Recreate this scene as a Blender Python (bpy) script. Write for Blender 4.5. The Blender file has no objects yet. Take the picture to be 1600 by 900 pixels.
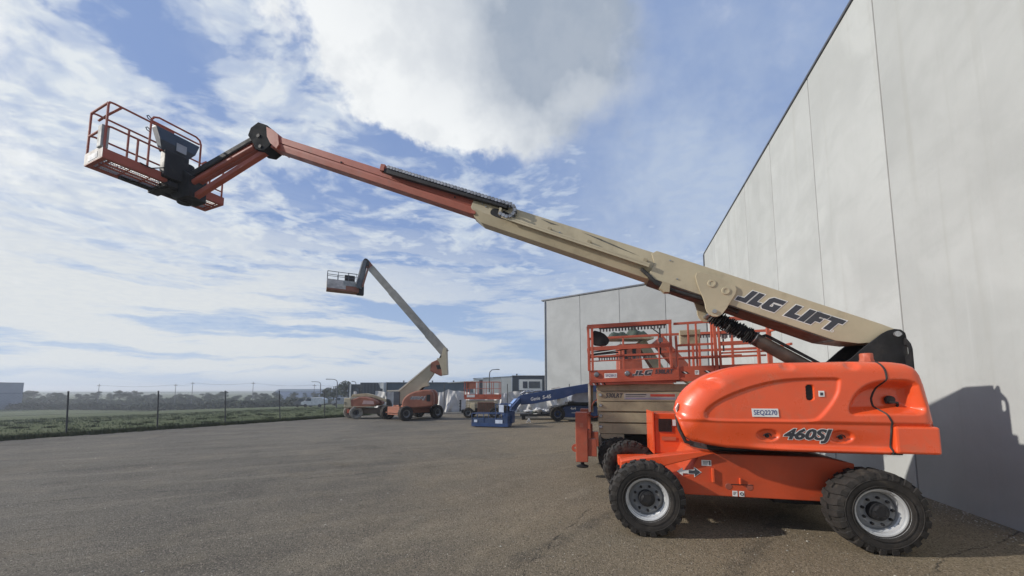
import bpy, math, random
import numpy as np
from mathutils import Vector, Matrix

random.seed(7)
R = math.radians
sc = bpy.context.scene
COL = sc.collection

# ------------------------------------------------------------------ camera
cam_d = bpy.data.cameras.new("camera")
cam = bpy.data.objects.new("camera", cam_d)
COL.objects.link(cam)
cam.location = (0, 0, 1.85)
cam.rotation_euler = (R(90 + 5.23), 0, 0)
cam_d.sensor_width = 36.0
cam_d.lens = 36.0 * 590 / 1600
cam_d.shift_y = 104 / 1600
cam_d.clip_start = 0.05
cam_d.clip_end = 6000
sc.camera = cam

# ------------------------------------------------------------------ light
SUN_AZ, SUN_EL = -96.0, 27.8          # compass style: 0 = +Y, 90 = +X
sd = Vector((math.sin(R(SUN_AZ)) * math.cos(R(SUN_EL)), math.cos(R(SUN_AZ)) * math.cos(R(SUN_EL)), math.sin(R(SUN_EL))))
sun_d = bpy.data.lights.new("sun", 'SUN')
sun_d.energy = 3.8
sun_d.angle = R(1.0)
sun_d.color = (1.0, 0.94, 0.85)
sun = bpy.data.objects.new("sun", sun_d)
sun.rotation_euler = sd.to_track_quat('Z', 'Y').to_euler()
COL.objects.link(sun)
sc.view_settings.view_transform = 'Standard'
sc.view_settings.look = 'None'
sc.view_settings.exposure = 0.16
sc.view_settings.gamma = 1.0


class NT:
    """tiny node helper"""
    def __init__(s, tree):
        s.t = tree
        s.n = tree.nodes
        s.l = tree.links

    def add(s, typ, **kw):
        n = s.n.new(typ)
        for k, v in kw.items():
            if k.startswith('i_'):
                key = k[2:]
                key = int(key) if key.isdigit() else key
                s.put(n, key, v)
            else:
                setattr(n, k, v)
        return n

    def put(s, n, key, v):
        if isinstance(v, bpy.types.NodeSocket):
            s.l.new(v, n.inputs[key])
        else:
            n.inputs[key].default_value = v

    def math(s, op, a, b=0.0, c=None, clamp=False):
        n = s.n.new('ShaderNodeMath')
        n.operation = op
        n.use_clamp = clamp
        s.put(n, 0, a)
        s.put(n, 1, b)
        if c is not None:
            s.put(n, 2, c)
        return n.outputs[0]

    def vmath(s, op, a, b=(0, 0, 0)):
        n = s.n.new('ShaderNodeVectorMath')
        n.operation = op
        s.put(n, 0, a)
        s.put(n, 1, b)
        return n.outputs['Value'] if op in ('DOT_PRODUCT', 'LENGTH', 'DISTANCE') else n.outputs['Vector']

    def noise(s, vec, scale, detail=4, rough=0.55, dist=0.0, dims='3D'):
        n = s.n.new('ShaderNodeTexNoise')
        n.noise_dimensions = dims
        s.l.new(vec, n.inputs['Vector'])
        n.inputs['Scale'].default_value = scale
        n.inputs['Detail'].default_value = detail
        n.inputs['Roughness'].default_value = rough
        n.inputs['Distortion'].default_value = dist
        return n.outputs['Fac']

    def ramp(s, v, a, b, lo=0.0, hi=1.0, smooth=True):
        n = s.n.new('ShaderNodeMapRange')
        n.interpolation_type = 'SMOOTHSTEP' if smooth else 'LINEAR'
        s.put(n, 0, v)
        for i, q in enumerate((a, b, lo, hi)):
            s.put(n, i + 1, q)
        return n.outputs[0]

    def mix(s, f, a, b, mode='MIX'):
        n = s.n.new('ShaderNodeMix')
        n.data_type = 'RGBA'
        n.blend_type = mode
        s.put(n, 0, f)
        for k, v in ((6, a), (7, b)):
            if isinstance(v, tuple) and len(v) == 3:
                v = v + (1,)
            s.put(n, k, v)
        return n.outputs[2]


# ------------------------------------------------------------------ sky
world = bpy.data.worlds.new("World")
sc.world = world
world.use_nodes = True
wt = NT(world.node_tree)
for n in list(wt.n):
    wt.n.remove(n)
sky = wt.add('ShaderNodeTexSky', sky_type='NISHITA')
sky.sun_disc = False
sky.sun_elevation = R(SUN_EL)
sky.sun_rotation = R(SUN_AZ)
sky.air_density = 1.0
sky.dust_density = 0.9
sky.ozone_density = 1.6
tc = wt.add('ShaderNodeTexCoord')
D = wt.vmath('NORMALIZE', tc.outputs['Generated'])
sep = wt.add('ShaderNodeSeparateXYZ', i_0=D)
dz = wt.math('MAXIMUM', sep.outputs[2], 0.0)
den = wt.math('ADD', dz, 0.075)
px = wt.math('DIVIDE', sep.outputs[0], den)
py = wt.math('DIVIDE', sep.outputs[1], den)
pc = wt.add('ShaderNodeCombineXYZ', i_0=px, i_1=py, i_2=0.0)
P = pc.outputs[0]


def wdir(u, v):
    F_, CY_, P_ = 590.0, 554.0, R(5.23)
    x = (u - 800) / F_
    y = -(v - CY_) / F_
    d = Vector((x, math.cos(P_) - y * math.sin(P_), math.sin(P_) + y * math.cos(P_)))
    return d.normalized()


# warped direction for ragged cloud edges
wn = wt.add('ShaderNodeTexNoise', i_Scale=3.4)
wt.l.new(D, wn.inputs['Vector'])
wn.inputs['Detail'].default_value = 6
wn.inputs['Roughness'].default_value = 0.6
wv = wt.vmath('SUBTRACT', wn.outputs['Color'], (0.5, 0.5, 0.5))
wsc = wt.add('ShaderNodeVectorMath', operation='SCALE', i_0=wv)
wsc.inputs['Scale'].default_value = 0.26
DW = wt.vmath('ADD', D, wsc.outputs[0])


def blob(u, v, rad, amp, vec=None):
    """soft blob of the cloud field round one direction of the sky"""
    d = wdir(u, v)
    dist = wt.vmath('DISTANCE', vec if vec is not None else DW, tuple(d))
    return wt.ramp(dist, rad, rad * 0.25, 0.0, amp)


def total(items):
    t = items[0]
    for i in items[1:]:
        t = wt.math('ADD', t, i)
    return t


# thin broken high cloud: small ripples seen on a flat layer
pw = wt.add('ShaderNodeTexNoise', i_Scale=1.6)
wt.l.new(P, pw.inputs['Vector'])
pw.inputs['Detail'].default_value = 3
pws = wt.add('ShaderNodeVectorMath', operation='SCALE', i_0=wt.vmath('SUBTRACT', pw.outputs['Color'], (0.5, 0.5, 0.5)))
pws.inputs['Scale'].default_value = 0.35
PW = wt.vmath('ADD', P, pws.outputs[0])
PS = wt.vmath('MULTIPLY', PW, (0.90, 1.15, 1.0))
rip = wt.noise(PS, 5.6, 6, 0.55)
fine = wt.noise(PS, 17.0, 4, 0.5)
big = wt.noise(P, 0.95, 5, 0.6)
field = wt.math('ADD', wt.math('MULTIPLY', rip, 0.62), wt.math('MULTIPLY', big, 0.50))
field = wt.math('ADD', field, wt.math('MULTIPLY', fine, 0.34))
bias = total([
    blob(110, 120, 0.42, 0.18), blob(60, 430, 0.45, 0.16), blob(330, 440, 0.34, 0.09),
    blob(620, 330, 0.34, 0.07), blob(430, 110, 0.22, 0.13), blob(760, 430, 0.34, 0.08), blob(1010, 330, 0.34, 0.10),
    blob(260, 60, 0.15, -0.16), blob(180, 5, 0.15, -0.14), 
    blob(1090, 130, 0.34, -0.36), blob(1230, 170, 0.26, -0.20), blob(620, 500, 0.22, -0.04),
    blob(190, 350, 0.13, -0.10), blob(30, 290, 0.12, -0.08), blob(640, 560, 0.26, -0.14, D),
])
fld = wt.math('ADD', field, bias)
m_thin = wt.ramp(fld, 0.735, 0.93, 0.0, 1.0)
m_thin = wt.math('MAXIMUM', m_thin, wt.math('MULTIPLY', wt.ramp(wt.math('ADD', big, bias), 0.50, 0.85), 0.35))
# long flat bands close to the horizon
bws = wt.add('ShaderNodeVectorMath', operation='SCALE', i_0=wv)
bws.inputs['Scale'].default_value = 0.05
SB = wt.vmath('MULTIPLY', wt.vmath('ADD', D, bws.outputs[0]), (1.5, 1.5, 13.0))
band = wt.noise(SB, 1.9, 8, 0.62)
elevn = sep.outputs[2]
band_zone = wt.math('MULTIPLY', wt.ramp(elevn, -0.01, 0.05), wt.ramp(elevn, 0.46, 0.16))
left_zone = wt.ramp(wt.math('DIVIDE', sep.outputs[0], wt.math('MAXIMUM', sep.outputs[1], 0.05)), 0.5, -0.75, 0.25, 1.0)
m_band = wt.math('MULTIPLY', wt.math('MULTIPLY', wt.ramp(band, 0.38, 0.53), band_zone), left_zone)
m_veil = wt.math('MULTIPLY', wt.ramp(elevn, 0.45, 0.0), 0.75)
puff = wt.noise(PS, 10.5, 4, 0.50)
tex = wt.ramp(wt.math('ADD', wt.math('MULTIPLY', puff, 0.6), wt.math('MULTIPLY', rip, 0.4)), 0.40, 0.58, 0.58, 1.0)
m_thin = wt.math('MULTIPLY', m_thin, tex)
m_thin = wt.math('MULTIPLY', m_thin, wt.ramp(elevn, 0.08, 0.34, 0.35, 1.0))
veil_r = wt.math('MULTIPLY', blob(1100, 330, 0.50, 0.70), wt.ramp(wt.noise(D, 4.0, 7, 0.6), 0.35, 0.65, 0.35, 1.0))
m_thin = wt.math('MAXIMUM', m_thin, veil_r)
thin = wt.math('MAXIMUM', m_thin, wt.math('MULTIPLY', m_band, 0.92))
# big cumulus above the middle of the yard
cumf = total([
    blob(800, 20, 0.32, 0.90), blob(650, 120, 0.18, 0.62), blob(585, 110, 0.14, 0.40), blob(880, 100, 0.26, 0.55),
    blob(700, 160, 0.15, 0.45), blob(820, 150, 0.16, 0.35), blob(500, -60, 0.20, 0.30), blob(940, 70, 0.22, 0.32),
    blob(800, -220, 0.50, 0.9), blob(1160, -5, 0.13, 0.36), blob(1215, 45, 0.08, 0.22), blob(1600, -120, 0.35, 0.5), blob(-900, -200, 0.5, 0.7)])
cn = wt.noise(D, 7.5, 11, 0.64)
cumf = wt.math('ADD', cumf, wt.math('MULTIPLY', wt.math('SUBTRACT', cn, 0.5), 1.5))
edge_soft = wt.ramp(sep.outputs[0], -0.12, 0.24, 0.62, 1.75)
m_cum = wt.ramp(cumf, 0.30, edge_soft)
grey = total([blob(900, 120, 0.27, 0.85), blob(1000, 170, 0.24, 0.45), blob(820, 60, 0.20, 0.25), blob(800, -160, 0.4, 0.5)])
gn = wt.noise(D, 4.5, 7, 0.55)
grey = wt.math('MULTIPLY', grey, wt.ramp(gn, 0.30, 0.62, 0.5, 1.1))
cum_col = wt.mix(wt.math('MINIMUM', grey, 1.0), (8.2, 8.4, 8.5), (3.2, 3.75, 4.6))
soft = wt.noise(D, 11.0, 7, 0.6)
cum_col = wt.mix(wt.ramp(soft, 0.40, 0.65, 0.0, 0.30), cum_col, (4.6, 5.0, 5.6))
# brighter, whiter cloud towards the sun on the left
sunside = wt.ramp(wt.vmath('DOT_PRODUCT', D, tuple(Vector((sd.x, sd.y, sd.z)))), -0.2, 0.95)
thin_col = wt.mix(sunside, (5.0, 5.75, 6.8), (7.0, 7.4, 7.7))
thin_col = wt.mix(wt.ramp(fine, 0.40, 0.62, 0.0, 0.45), thin_col, (4.1, 5.0, 6.6))
# clear sky
sky_c = wt.mix(1.0, sky.outputs[0], (0.92, 0.98, 1.10), 'MULTIPLY')
base = wt.mix(0.80, sky_c, (2.25, 3.25, 5.75))
base = wt.mix(m_veil, base, (4.0, 5.2, 6.9))
c1 = wt.mix(thin, base, thin_col)
c1 = wt.mix(wt.math('MULTIPLY', m_band, 0.75), c1, (6.7, 6.9, 6.9))
c2 = wt.mix(m_cum, c1, cum_col)
c2 = wt.mix(wt.ramp(elevn, 0.0, -0.02), c2, (1.6, 1.7, 1.8))
bg = wt.add('ShaderNodeBackground', i_Color=c2)
bg.inputs['Strength'].default_value = 0.100
wo = wt.add('ShaderNodeOutputWorld')
wt.l.new(bg.outputs[0], wo.inputs['Surface'])
world.cycles.sampling_method = 'MANUAL'
world.cycles.sample_map_resolution = 512

# ------------------------------------------------------------------ materials
MATS = {}


def mat(name, color, rough=0.5, metal=0.0, var=0.12, vscale=3.0, dirt=0.0, dirt_col=(0.22, 0.18, 0.13), dscale=2.5,
        bump=0.0, bscale=40.0, coat=0.0, streak=0.0, rvar=0.1, spec=0.5, emit=None):
    if name in MATS:
        return MATS[name]
    m = bpy.data.materials.new(name)
    m.use_nodes = True
    t = NT(m.node_tree)
    b = t.n['Principled BSDF']
    co = t.add('ShaderNodeTexCoord').outputs['Object']
    oi = t.add('ShaderNodeObjectInfo').outputs['Random']
    off = t.add('ShaderNodeCombineXYZ', i_0=t.math('MULTIPLY', oi, 37.0), i_1=t.math('MULTIPLY', oi, 11.0), i_2=0.0).outputs[0]
    co = t.vmath('ADD', co, off)
    n1 = t.noise(co, vscale, 6, 0.6)
    dark = tuple(c * (1 - var * 1.6) for c in color)
    lite = tuple(min(1, c * (1 + var)) for c in color)
    col = t.mix(t.ramp(n1, 0.3, 0.7), dark, lite)
    if streak > 0:
        sv = t.vmath('MULTIPLY', co, (5.0, 5.0, 0.35))
        sn = t.noise(sv, 2.0, 6, 0.65)
        col = t.mix(t.ramp(sn, 0.52, 0.78, 0.0, streak), col, dirt_col)
    if dirt > 0:
        n2 = t.noise(co, dscale, 9, 0.68, 0.4)
        col = t.mix(t.ramp(n2, 0.50, 0.74, 0.0, dirt), col, dirt_col)
    t.put(b, 'Base Color', col)
    nr = t.noise(co, vscale * 2.3, 5, 0.6)
    t.put(b, 'Roughness', t.ramp(nr, 0.3, 0.7, max(0.02, rough - rvar), min(1, rough + rvar), smooth=False))
    b.inputs['Metallic'].default_value = metal
    b.inputs['Specular IOR Level'].default_value = spec
    if coat:
        b.inputs['Coat Weight'].default_value = coat
        b.inputs['Coat Roughness'].default_value = 0.08
    if bump > 0:
        bn = t.noise(co, bscale, 6, 0.6)
        bp = t.add('ShaderNodeBump', i_Height=bn)
        bp.inputs['Strength'].default_value = bump
        bp.inputs['Distance'].default_value = 0.02
        t.l.new(bp.outputs[0], b.inputs['Normal'])
    MATS[name] = m
    return m


ORANGE = mat('orange_paint', (0.72, 0.086, 0.020), 0.36, var=0.05, vscale=1.3, dirt=0.34, dscale=4.5, coat=0.42, bump=0.04, bscale=30, dirt_col=(0.44, 0.15, 0.08), streak=0.16, rvar=0.16)
ORANGE_SHADE = mat('shaded_orange_paint', (0.50, 0.066, 0.018), 0.5, var=0.08, vscale=2.0, dirt=0.35, dscale=3.0, dirt_col=(0.22, 0.09, 0.05), bump=0.05)  # same orange with the chassis shade darkened in, plus dirt
ORANGE_VEIL = mat('veiled_orange_paint', (0.36, 0.088, 0.052), 0.55, var=0.10, vscale=2.0, dirt=0.4, dscale=4.0, dirt_col=(0.15, 0.10, 0.09), bump=0.1, bscale=40)  # orange dulled: the milky veil over boom and basket is in the colour
ORANGE_W = mat('worn_orange_paint', (0.40, 0.088, 0.045), 0.5, var=0.14, vscale=2.0, dirt=0.45, dscale=4.0, dirt_col=(0.22, 0.11, 0.07), bump=0.1, bscale=40)
ORANGE_R = mat('rail_orange_paint', (0.42, 0.090, 0.048), 0.48, var=0.10, vscale=2.0, dirt=0.35, dscale=7.0, dirt_col=(0.30, 0.13, 0.09))
ORANGE_D = mat('dusty_orange_paint', (0.27, 0.095, 0.055), 0.6, var=0.15, vscale=2.0, dirt=0.5, dscale=2.0, dirt_col=(0.24, 0.17, 0.11))
TAN = mat('cream_paint', (0.46, 0.40, 0.275), 0.48, var=0.07, vscale=1.6, dirt=0.35, dscale=4.0, dirt_col=(0.24, 0.20, 0.14), streak=0.10, bump=0.04)
TAN_D = mat('dirty_cream_paint', (0.36, 0.305, 0.20), 0.6, var=0.10, vscale=2.0, dirt=0.55, dscale=5.0, dirt_col=(0.17, 0.13, 0.09), streak=0.25, bump=0.08)
BLACK = mat('black_paint', (0.020, 0.020, 0.022), 0.58, var=0.2, dirt=0.35, dirt_col=(0.07, 0.06, 0.05), dscale=5, spec=0.25)
BLACK_R = mat('black_rubber', (0.025, 0.024, 0.024), 0.75, var=0.2, vscale=6, dirt=0.4, dirt_col=(0.10, 0.09, 0.075), dscale=6, bump=0.3, bscale=60)
BROWN_STEEL = mat('dark_brown_steel', (0.055, 0.040, 0.032), 0.42, var=0.25, vscale=4, dirt=0.5, dirt_col=(0.12, 0.085, 0.06), dscale=4, streak=0.2)
TYRE = mat('tyre_rubber', (0.021, 0.018, 0.016), 0.85, var=0.25, vscale=6, dirt=0.6, dirt_col=(0.085, 0.068, 0.052), dscale=5, bump=0.35, bscale=70)
TYRE_D = mat('dusty_tyre_rubber', (0.27, 0.255, 0.22), 0.9, var=0.25, vscale=6, dirt=0.4, dirt_col=(0.30, 0.27, 0.22), dscale=6, bump=0.4, bscale=50)
RIM = mat('grey_rim_paint', (0.52, 0.53, 0.54), 0.42, var=0.10, dirt=0.6, dirt_col=(0.20, 0.175, 0.14), dscale=6, metal=0.25)
RIM_D = mat('dark_rim_paint', (0.13, 0.13, 0.135), 0.5, var=0.2, dirt=0.6, dirt_col=(0.10, 0.085, 0.07), dscale=6)
RIM_G = mat('grey_disc_paint', (0.24, 0.245, 0.25), 0.5, var=0.2, dirt=0.5, dirt_col=(0.11, 0.09, 0.07), dscale=6)
STEEL = mat('bare_steel', (0.42, 0.43, 0.45), 0.35, metal=0.8, var=0.2, dirt=0.4, dirt_col=(0.12, 0.09, 0.07), dscale=8)
GALV = mat('galvanised_steel', (0.30, 0.31, 0.33), 0.5, metal=0.6, var=0.25, vscale=10)
DKSTEEL = mat('dark_flashing', (0.10, 0.105, 0.12), 0.5, metal=0.3, var=0.15)
WHITE = mat('white_label', (0.72, 0.72, 0.70), 0.5, var=0.04, dirt=0.12, dscale=12)
INK = mat('dark_print', (0.045, 0.048, 0.06), 0.5, var=0.1)
INK_B = mat('blue_print', (0.05, 0.07, 0.22), 0.5, var=0.1)
RED = mat('red_print', (0.42, 0.05, 0.03), 0.5, var=0.15)
BLUE = mat('blue_paint', (0.020, 0.052, 0.150), 0.42, var=0.12, dirt=0.35, dirt_col=(0.10, 0.11, 0.14), dscale=3, coat=0.2)
BLUE_L = mat('pale_blue_paint', (0.25, 0.38, 0.66), 0.4, var=0.1)
BLUEGREY = mat('grey_blue_cover', (0.20, 0.22, 0.27), 0.35, var=0.1, coat=0.3)
LENS = mat('lamp_glass', (0.20, 0.21, 0.23), 0.15, var=0.2, metal=0.5)
POST = mat('dark_post_steel', (0.04, 0.042, 0.045), 0.6, var=0.2)
WIRE = mat('fence_wire', (0.10, 0.11, 0.12), 0.6, metal=0.4)
SHADE = mat('silver_shade_cloth', (0.58, 0.57, 0.55), 0.75, var=0.12, vscale=1.2, dirt=0.4, dirt_col=(0.28, 0.27, 0.27), dscale=1.5, bump=0.4, bscale=6)
OLIVE = mat('olive_tarpaulin', (0.035, 0.050, 0.034), 0.7, var=0.3, vscale=5, bump=0.5, bscale=15)
BARK = mat('bark', (0.075, 0.065, 0.055), 0.9, var=0.25)
SIGNY = mat('warning_yellow', (0.70, 0.42, 0.04), 0.5)
CLAD_D = mat('dark_grey_cladding', (0.042, 0.052, 0.070), 0.55, var=0.08, vscale=0.3, bump=0.0)
CLAD_B = mat('blue_grey_cladding', (0.085, 0.115, 0.150), 0.55, var=0.08, vscale=0.3)
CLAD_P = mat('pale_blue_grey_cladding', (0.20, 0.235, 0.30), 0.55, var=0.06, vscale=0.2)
RENDERW = mat('pale_render', (0.62, 0.62, 0.61), 0.8, var=0.06, vscale=0.3)
GLASS = mat('dark_window_glass', (0.03, 0.045, 0.07), 0.08, var=0.1, spec=0.8)
CONC2 = mat('plain_concrete', (0.27, 0.26, 0.24), 0.85, var=0.12, vscale=1.0, bump=0.2)


def foliage(name, a, b, c):
    m = bpy.data.materials.new(name)
    m.use_nodes = True
    t = NT(m.node_tree)
    bs = t.n['Principled BSDF']
    co = t.add('ShaderNodeTexCoord').outputs['Object']
    n1 = t.noise(co, 0.9, 3, 0.5)
    n2 = t.noise(co, 7.0, 3, 0.6)
    col = t.mix(t.ramp(n1, 0.35, 0.65), a, b)
    col = t.mix(t.ramp(n2, 0.45, 0.8), col, c)
    t.put(bs, 'Base Color', col)
    bs.inputs['Roughness'].default_value = 0.85
    bs.inputs['Specular IOR Level'].default_value = 0.2
    return m


LEAF = foliage('gum_foliage', (0.030, 0.045, 0.026), (0.055, 0.075, 0.040), (0.085, 0.10, 0.06))
HEDGE = foliage('hedge_foliage', (0.022, 0.034, 0.020), (0.040, 0.055, 0.030), (0.055, 0.065, 0.038))
GRASSM = foliage('grass_blades', (0.075, 0.096, 0.044), (0.098, 0.118, 0.056), (0.125, 0.12, 0.075))
WEEDM = foliage('weed_leaves', (0.030, 0.042, 0.020), (0.050, 0.062, 0.028), (0.09, 0.08, 0.04))

# precast concrete
def concrete(name, colr, stain):
    m = bpy.data.materials.new(name)
    m.use_nodes = True
    t = NT(m.node_tree)
    b = t.n['Principled BSDF']
    oc = t.add('ShaderNodeTexCoord').outputs['Object']
    rnd = t.add('ShaderNodeObjectInfo').outputs['Random']
    off = t.add('ShaderNodeCombineXYZ', i_0=t.math('MULTIPLY', rnd, 53.0), i_1=0.0, i_2=t.math('MULTIPLY', rnd, 19.0)).outputs[0]
    co = t.vmath('ADD', oc, off)
    cloud = t.noise(co, 0.55, 7, 0.62, 0.5)
    fine_ = t.noise(co, 6.0, 8, 0.65)
    speck = t.noise(co, 42.0, 4, 0.6)
    st = t.noise(t.vmath('MULTIPLY', co, (3.2, 3.2, 0.10)), 1.0, 7, 0.62)
    st2 = t.noise(t.vmath('MULTIPLY', co, (9.0, 9.0, 0.22)), 1.0, 6, 0.6)
    trow = t.noise(t.vmath('MULTIPLY', co, (0.6, 0.6, 1.8)), 1.3, 5, 0.55, 0.8)
    d_ = tuple(c * 0.90 for c in colr)
    l_ = tuple(c * 1.06 for c in colr)
    col = t.mix(t.ramp(cloud, 0.32, 0.68), d_, l_)
    col = t.mix(t.ramp(trow, 0.5, 0.75, 0.0, 0.35), col, tuple(c * 0.85 for c in colr))
    col = t.mix(t.ramp(fine_, 0.52, 0.80, 0.0, 0.25), col, tuple(c * 0.82 for c in colr))
    col = t.mix(t.ramp(speck, 0.60, 0.75, 0.0, 0.35), col, tuple(c * 0.6 for c in colr))
    col = t.mix(t.ramp(st, 0.53, 0.75, 0.0, stain), col, (colr[0] * 0.80, colr[1] * 0.78, colr[2] * 0.74))
    col = t.mix(t.ramp(st2, 0.60, 0.80, 0.0, stain * 0.9), col, tuple(min(1, c * 1.22) for c in colr))
    shade = t.math('ADD', t.math('MULTIPLY', rnd, 0.10), 0.95)
    col = t.mix(1.0, col, t.add('ShaderNodeCombineColor', i_0=shade, i_1=shade, i_2=shade).outputs[0], 'MULTIPLY')
    t.put(b, 'Base Color', col)
    b.inputs['Roughness'].default_value = 0.86
    b.inputs['Specular IOR Level'].default_value = 0.3
    h = t.math('ADD', t.math('MULTIPLY', fine_, 0.7), t.math('MULTIPLY', speck, 0.4))
    bp = t.add('ShaderNodeBump', i_Height=h)
    bp.inputs['Strength'].default_value = 0.25
    bp.inputs['Distance'].default_value = 0.012
    t.l.new(bp.outputs[0], b.inputs['Normal'])
    return m


WALLC = concrete('precast_concrete', (0.415, 0.430, 0.425), 0.42)
WALLC2 = concrete('precast_concrete_grey', (0.37, 0.38, 0.38), 0.22)


WALLC_LIT = concrete('precast_concrete_lit', (0.60, 0.60, 0.58), 0.22)  # paler copy: sunlight on the low building put into the colour


def yard_material():
    m = bpy.data.materials.new('worn_asphalt')
    m.use_nodes = True
    t = NT(m.node_tree)
    b = t.n['Principled BSDF']
    co = t.add('ShaderNodeTexCoord').outputs['Object']
    sx = t.add('ShaderNodeSeparateXYZ', i_0=co)
    bign = t.noise(co, 0.22, 6, 0.6, 0.6)
    mid = t.noise(co, 1.5, 8, 0.66, 0.3)
    # long wheel-swept streaks across the yard
    rot = t.add('ShaderNodeVectorRotate', rotation_type='Z_AXIS', i_Vector=co)
    rot.inputs['Angle'].default_value = R(-24)
    swirl = t.noise(t.vmath('MULTIPLY', rot.outputs[0], (0.16, 1.6, 1.0)), 1.0, 8, 0.62, 0.5)
    agg = t.n.new('ShaderNodeTexVoronoi')
    agg.feature = 'F1'
    t.l.new(co, agg.inputs['Vector'])
    agg.inputs['Scale'].default_value = 85.0
    stone = t.noise(co, 60.0, 4, 0.6)
    grain = t.noise(co, 190.0, 3, 0.6)
    col = t.mix(t.ramp(bign, 0.30, 0.70), (0.122, 0.114, 0.101), (0.172, 0.158, 0.135))
    col = t.mix(t.ramp(swirl, 0.50, 0.68, 0.0, 0.60), col, (0.225, 0.205, 0.168))
    col = t.mix(t.ramp(swirl, 0.46, 0.30, 0.0, 0.50), col, (0.080, 0.075, 0.067))
    patch = t.noise(co, 0.75, 7, 0.70, 0.6)
    col = t.mix(t.ramp(patch, 0.52, 0.66, 0.0, 0.60), col, (0.215, 0.190, 0.155))
    col = t.mix(t.ramp(patch, 0.46, 0.32, 0.0, 0.55), col, (0.078, 0.071, 0.062))
    col = t.mix(t.ramp(mid, 0.54, 0.72, 0.0, 0.55), col, (0.210, 0.188, 0.152))
    col = t.mix(t.ramp(mid, 0.44, 0.28, 0.0, 0.55), col, (0.080, 0.073, 0.063))
    # brown silt lying along the wall side
    silt = t.math('ADD', sx.outputs[0], t.math('MULTIPLY', t.math('SUBTRACT', bign, 0.5), 9.0))
    col = t.mix(t.ramp(silt, -3.5, 3.5, 0.0, 0.66), col, (0.215, 0.182, 0.132))
    blot = t.noise(co, 0.38, 8, 0.66, 0.3)
    col = t.mix(t.ramp(blot, 0.56, 0.70, 0.0, 0.50), col, (0.085, 0.068, 0.048))
    # old wheel tracks and a few long cracks: thin arcs of their own
    wob = t.math('MULTIPLY', t.math('SUBTRACT', t.noise(co, 1.3, 4, 0.6), 0.5), 0.35)
    for (cx, cy, rad, wid, cola, amt) in ((9.5, 0.2, 10.1, .020, (0.022, 0.020, 0.018), .85), (9.3, 0.4, 10.45, .11, (0.26, 0.235, 0.19), .45), (9.3, 0.4, 11.9, .13, (0.25, 0.225, 0.185), .40),
                                         (30, -22, 38.0, .16, (0.060, 0.057, 0.052), .5), (30, -22, 39.8, .16, (0.058, 0.055, 0.050), .5), (26, -30, 44.5, .22, (0.24, 0.22, 0.18), .4),
                                         (-30, 60, 58.0, .03, (0.030, 0.028, 0.026), .7), (14, -16, 22.3, .018, (0.030, 0.028, 0.025), .8)):
        dd_ = t.vmath('DISTANCE', t.vmath('MULTIPLY', co, (1, 1, 0)), (cx, cy, 0.0))
        off_ = t.math('ABSOLUTE', t.math('ADD', t.math('SUBTRACT', dd_, rad), wob))
        msk = t.math('MULTIPLY', t.ramp(off_, wid, wid * .3), t.ramp(t.noise(co, 2.1, 5, 0.65), 0.38, 0.58, 0.0, amt))
        col = t.mix(msk, col, cola)
    fleck = t.noise(co, 26.0, 6, 0.78)
    col = t.mix(t.ramp(fleck, 0.57, 0.72, 0.0, 0.60), col, (0.36, 0.325, 0.27))
    col = t.mix(t.ramp(fleck, 0.45, 0.30, 0.0, 0.60), col, (0.024, 0.022, 0.020))
    rv = t.n.new('ShaderNodeSeparateColor')
    t.l.new(agg.outputs['Color'], rv.inputs[0])
    col = t.mix(t.ramp(rv.outputs[0], 0.80, 0.98, 0.0, 0.70), col, (0.34, 0.31, 0.27))
    col = t.mix(t.ramp(rv.outputs[1], 0.72, 0.98, 0.0, 0.75), col, (0.026, 0.025, 0.024))
    warm = t.ramp(silt, -8.0, 3.0)
    col = t.mix(1.0, col, t.mix(warm, (1.0, 0.985, 0.94), (1.14, 1.055, 0.91)), 'MULTIPLY')
    t.put(b, 'Base Color', col)
    t.put(b, 'Roughness', t.ramp(mid, 0.3, 0.7, 0.80, 0.97))
    b.inputs['Specular IOR Level'].default_value = 0.25
    inv = t.math('SUBTRACT', 1.0, agg.outputs['Distance'])
    h = t.math('ADD', t.math('MULTIPLY', inv, 0.45), t.math('ADD', t.math('MULTIPLY', stone, 0.5), t.math('MULTIPLY', grain, 0.25)))
    h = t.math('ADD', h, t.math('MULTIPLY', mid, 1.6))
    h = t.math('ADD', h, t.math('MULTIPLY', fleck, 0.7))
    bp = t.add('ShaderNodeBump', i_Height=h)
    bp.inputs['Strength'].default_value = 0.9
    bp.inputs['Distance'].default_value = 0.028
    t.l.new(bp.outputs[0], b.inputs['Normal'])
    return m


def field_material():
    m = bpy.data.materials.new('rough_pasture')
    m.use_nodes = True
    t = NT(m.node_tree)
    b = t.n['Principled BSDF']
    co = t.add('ShaderNodeTexCoord').outputs['Object']
    n1 = t.noise(co, 0.10, 6, 0.6)
    n2 = t.noise(co, 0.9, 8, 0.7)
    n3 = t.noise(co, 9.0, 6, 0.7)
    col = t.mix(t.ramp(n1, 0.35, 0.65), (0.088, 0.110, 0.052), (0.115, 0.132, 0.066))
    col = t.mix(t.ramp(n2, 0.48, 0.70, 0.0, 0.7), col, (0.140, 0.130, 0.085))
    col = t.mix(t.ramp(n2, 0.40, 0.25, 0.0, 0.7), col, (0.045, 0.065, 0.026))
    col = t.mix(t.ramp(n3, 0.45, 0.75, 0.0, 0.5), col, (0.055, 0.072, 0.030))
    t.put(b, 'Base Color', col)
    b.inputs['Roughness'].default_value = 0.95
    b.inputs['Specular IOR Level'].default_value = 0.1
    bp = t.add('ShaderNodeBump', i_Height=t.math('ADD', n2, t.math('MULTIPLY', n3, 0.5)))
    bp.inputs['Strength'].default_value = 0.9
    bp.inputs['Distance'].default_value = 0.25
    t.l.new(bp.outputs[0], b.inputs['Normal'])
    return m


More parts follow.
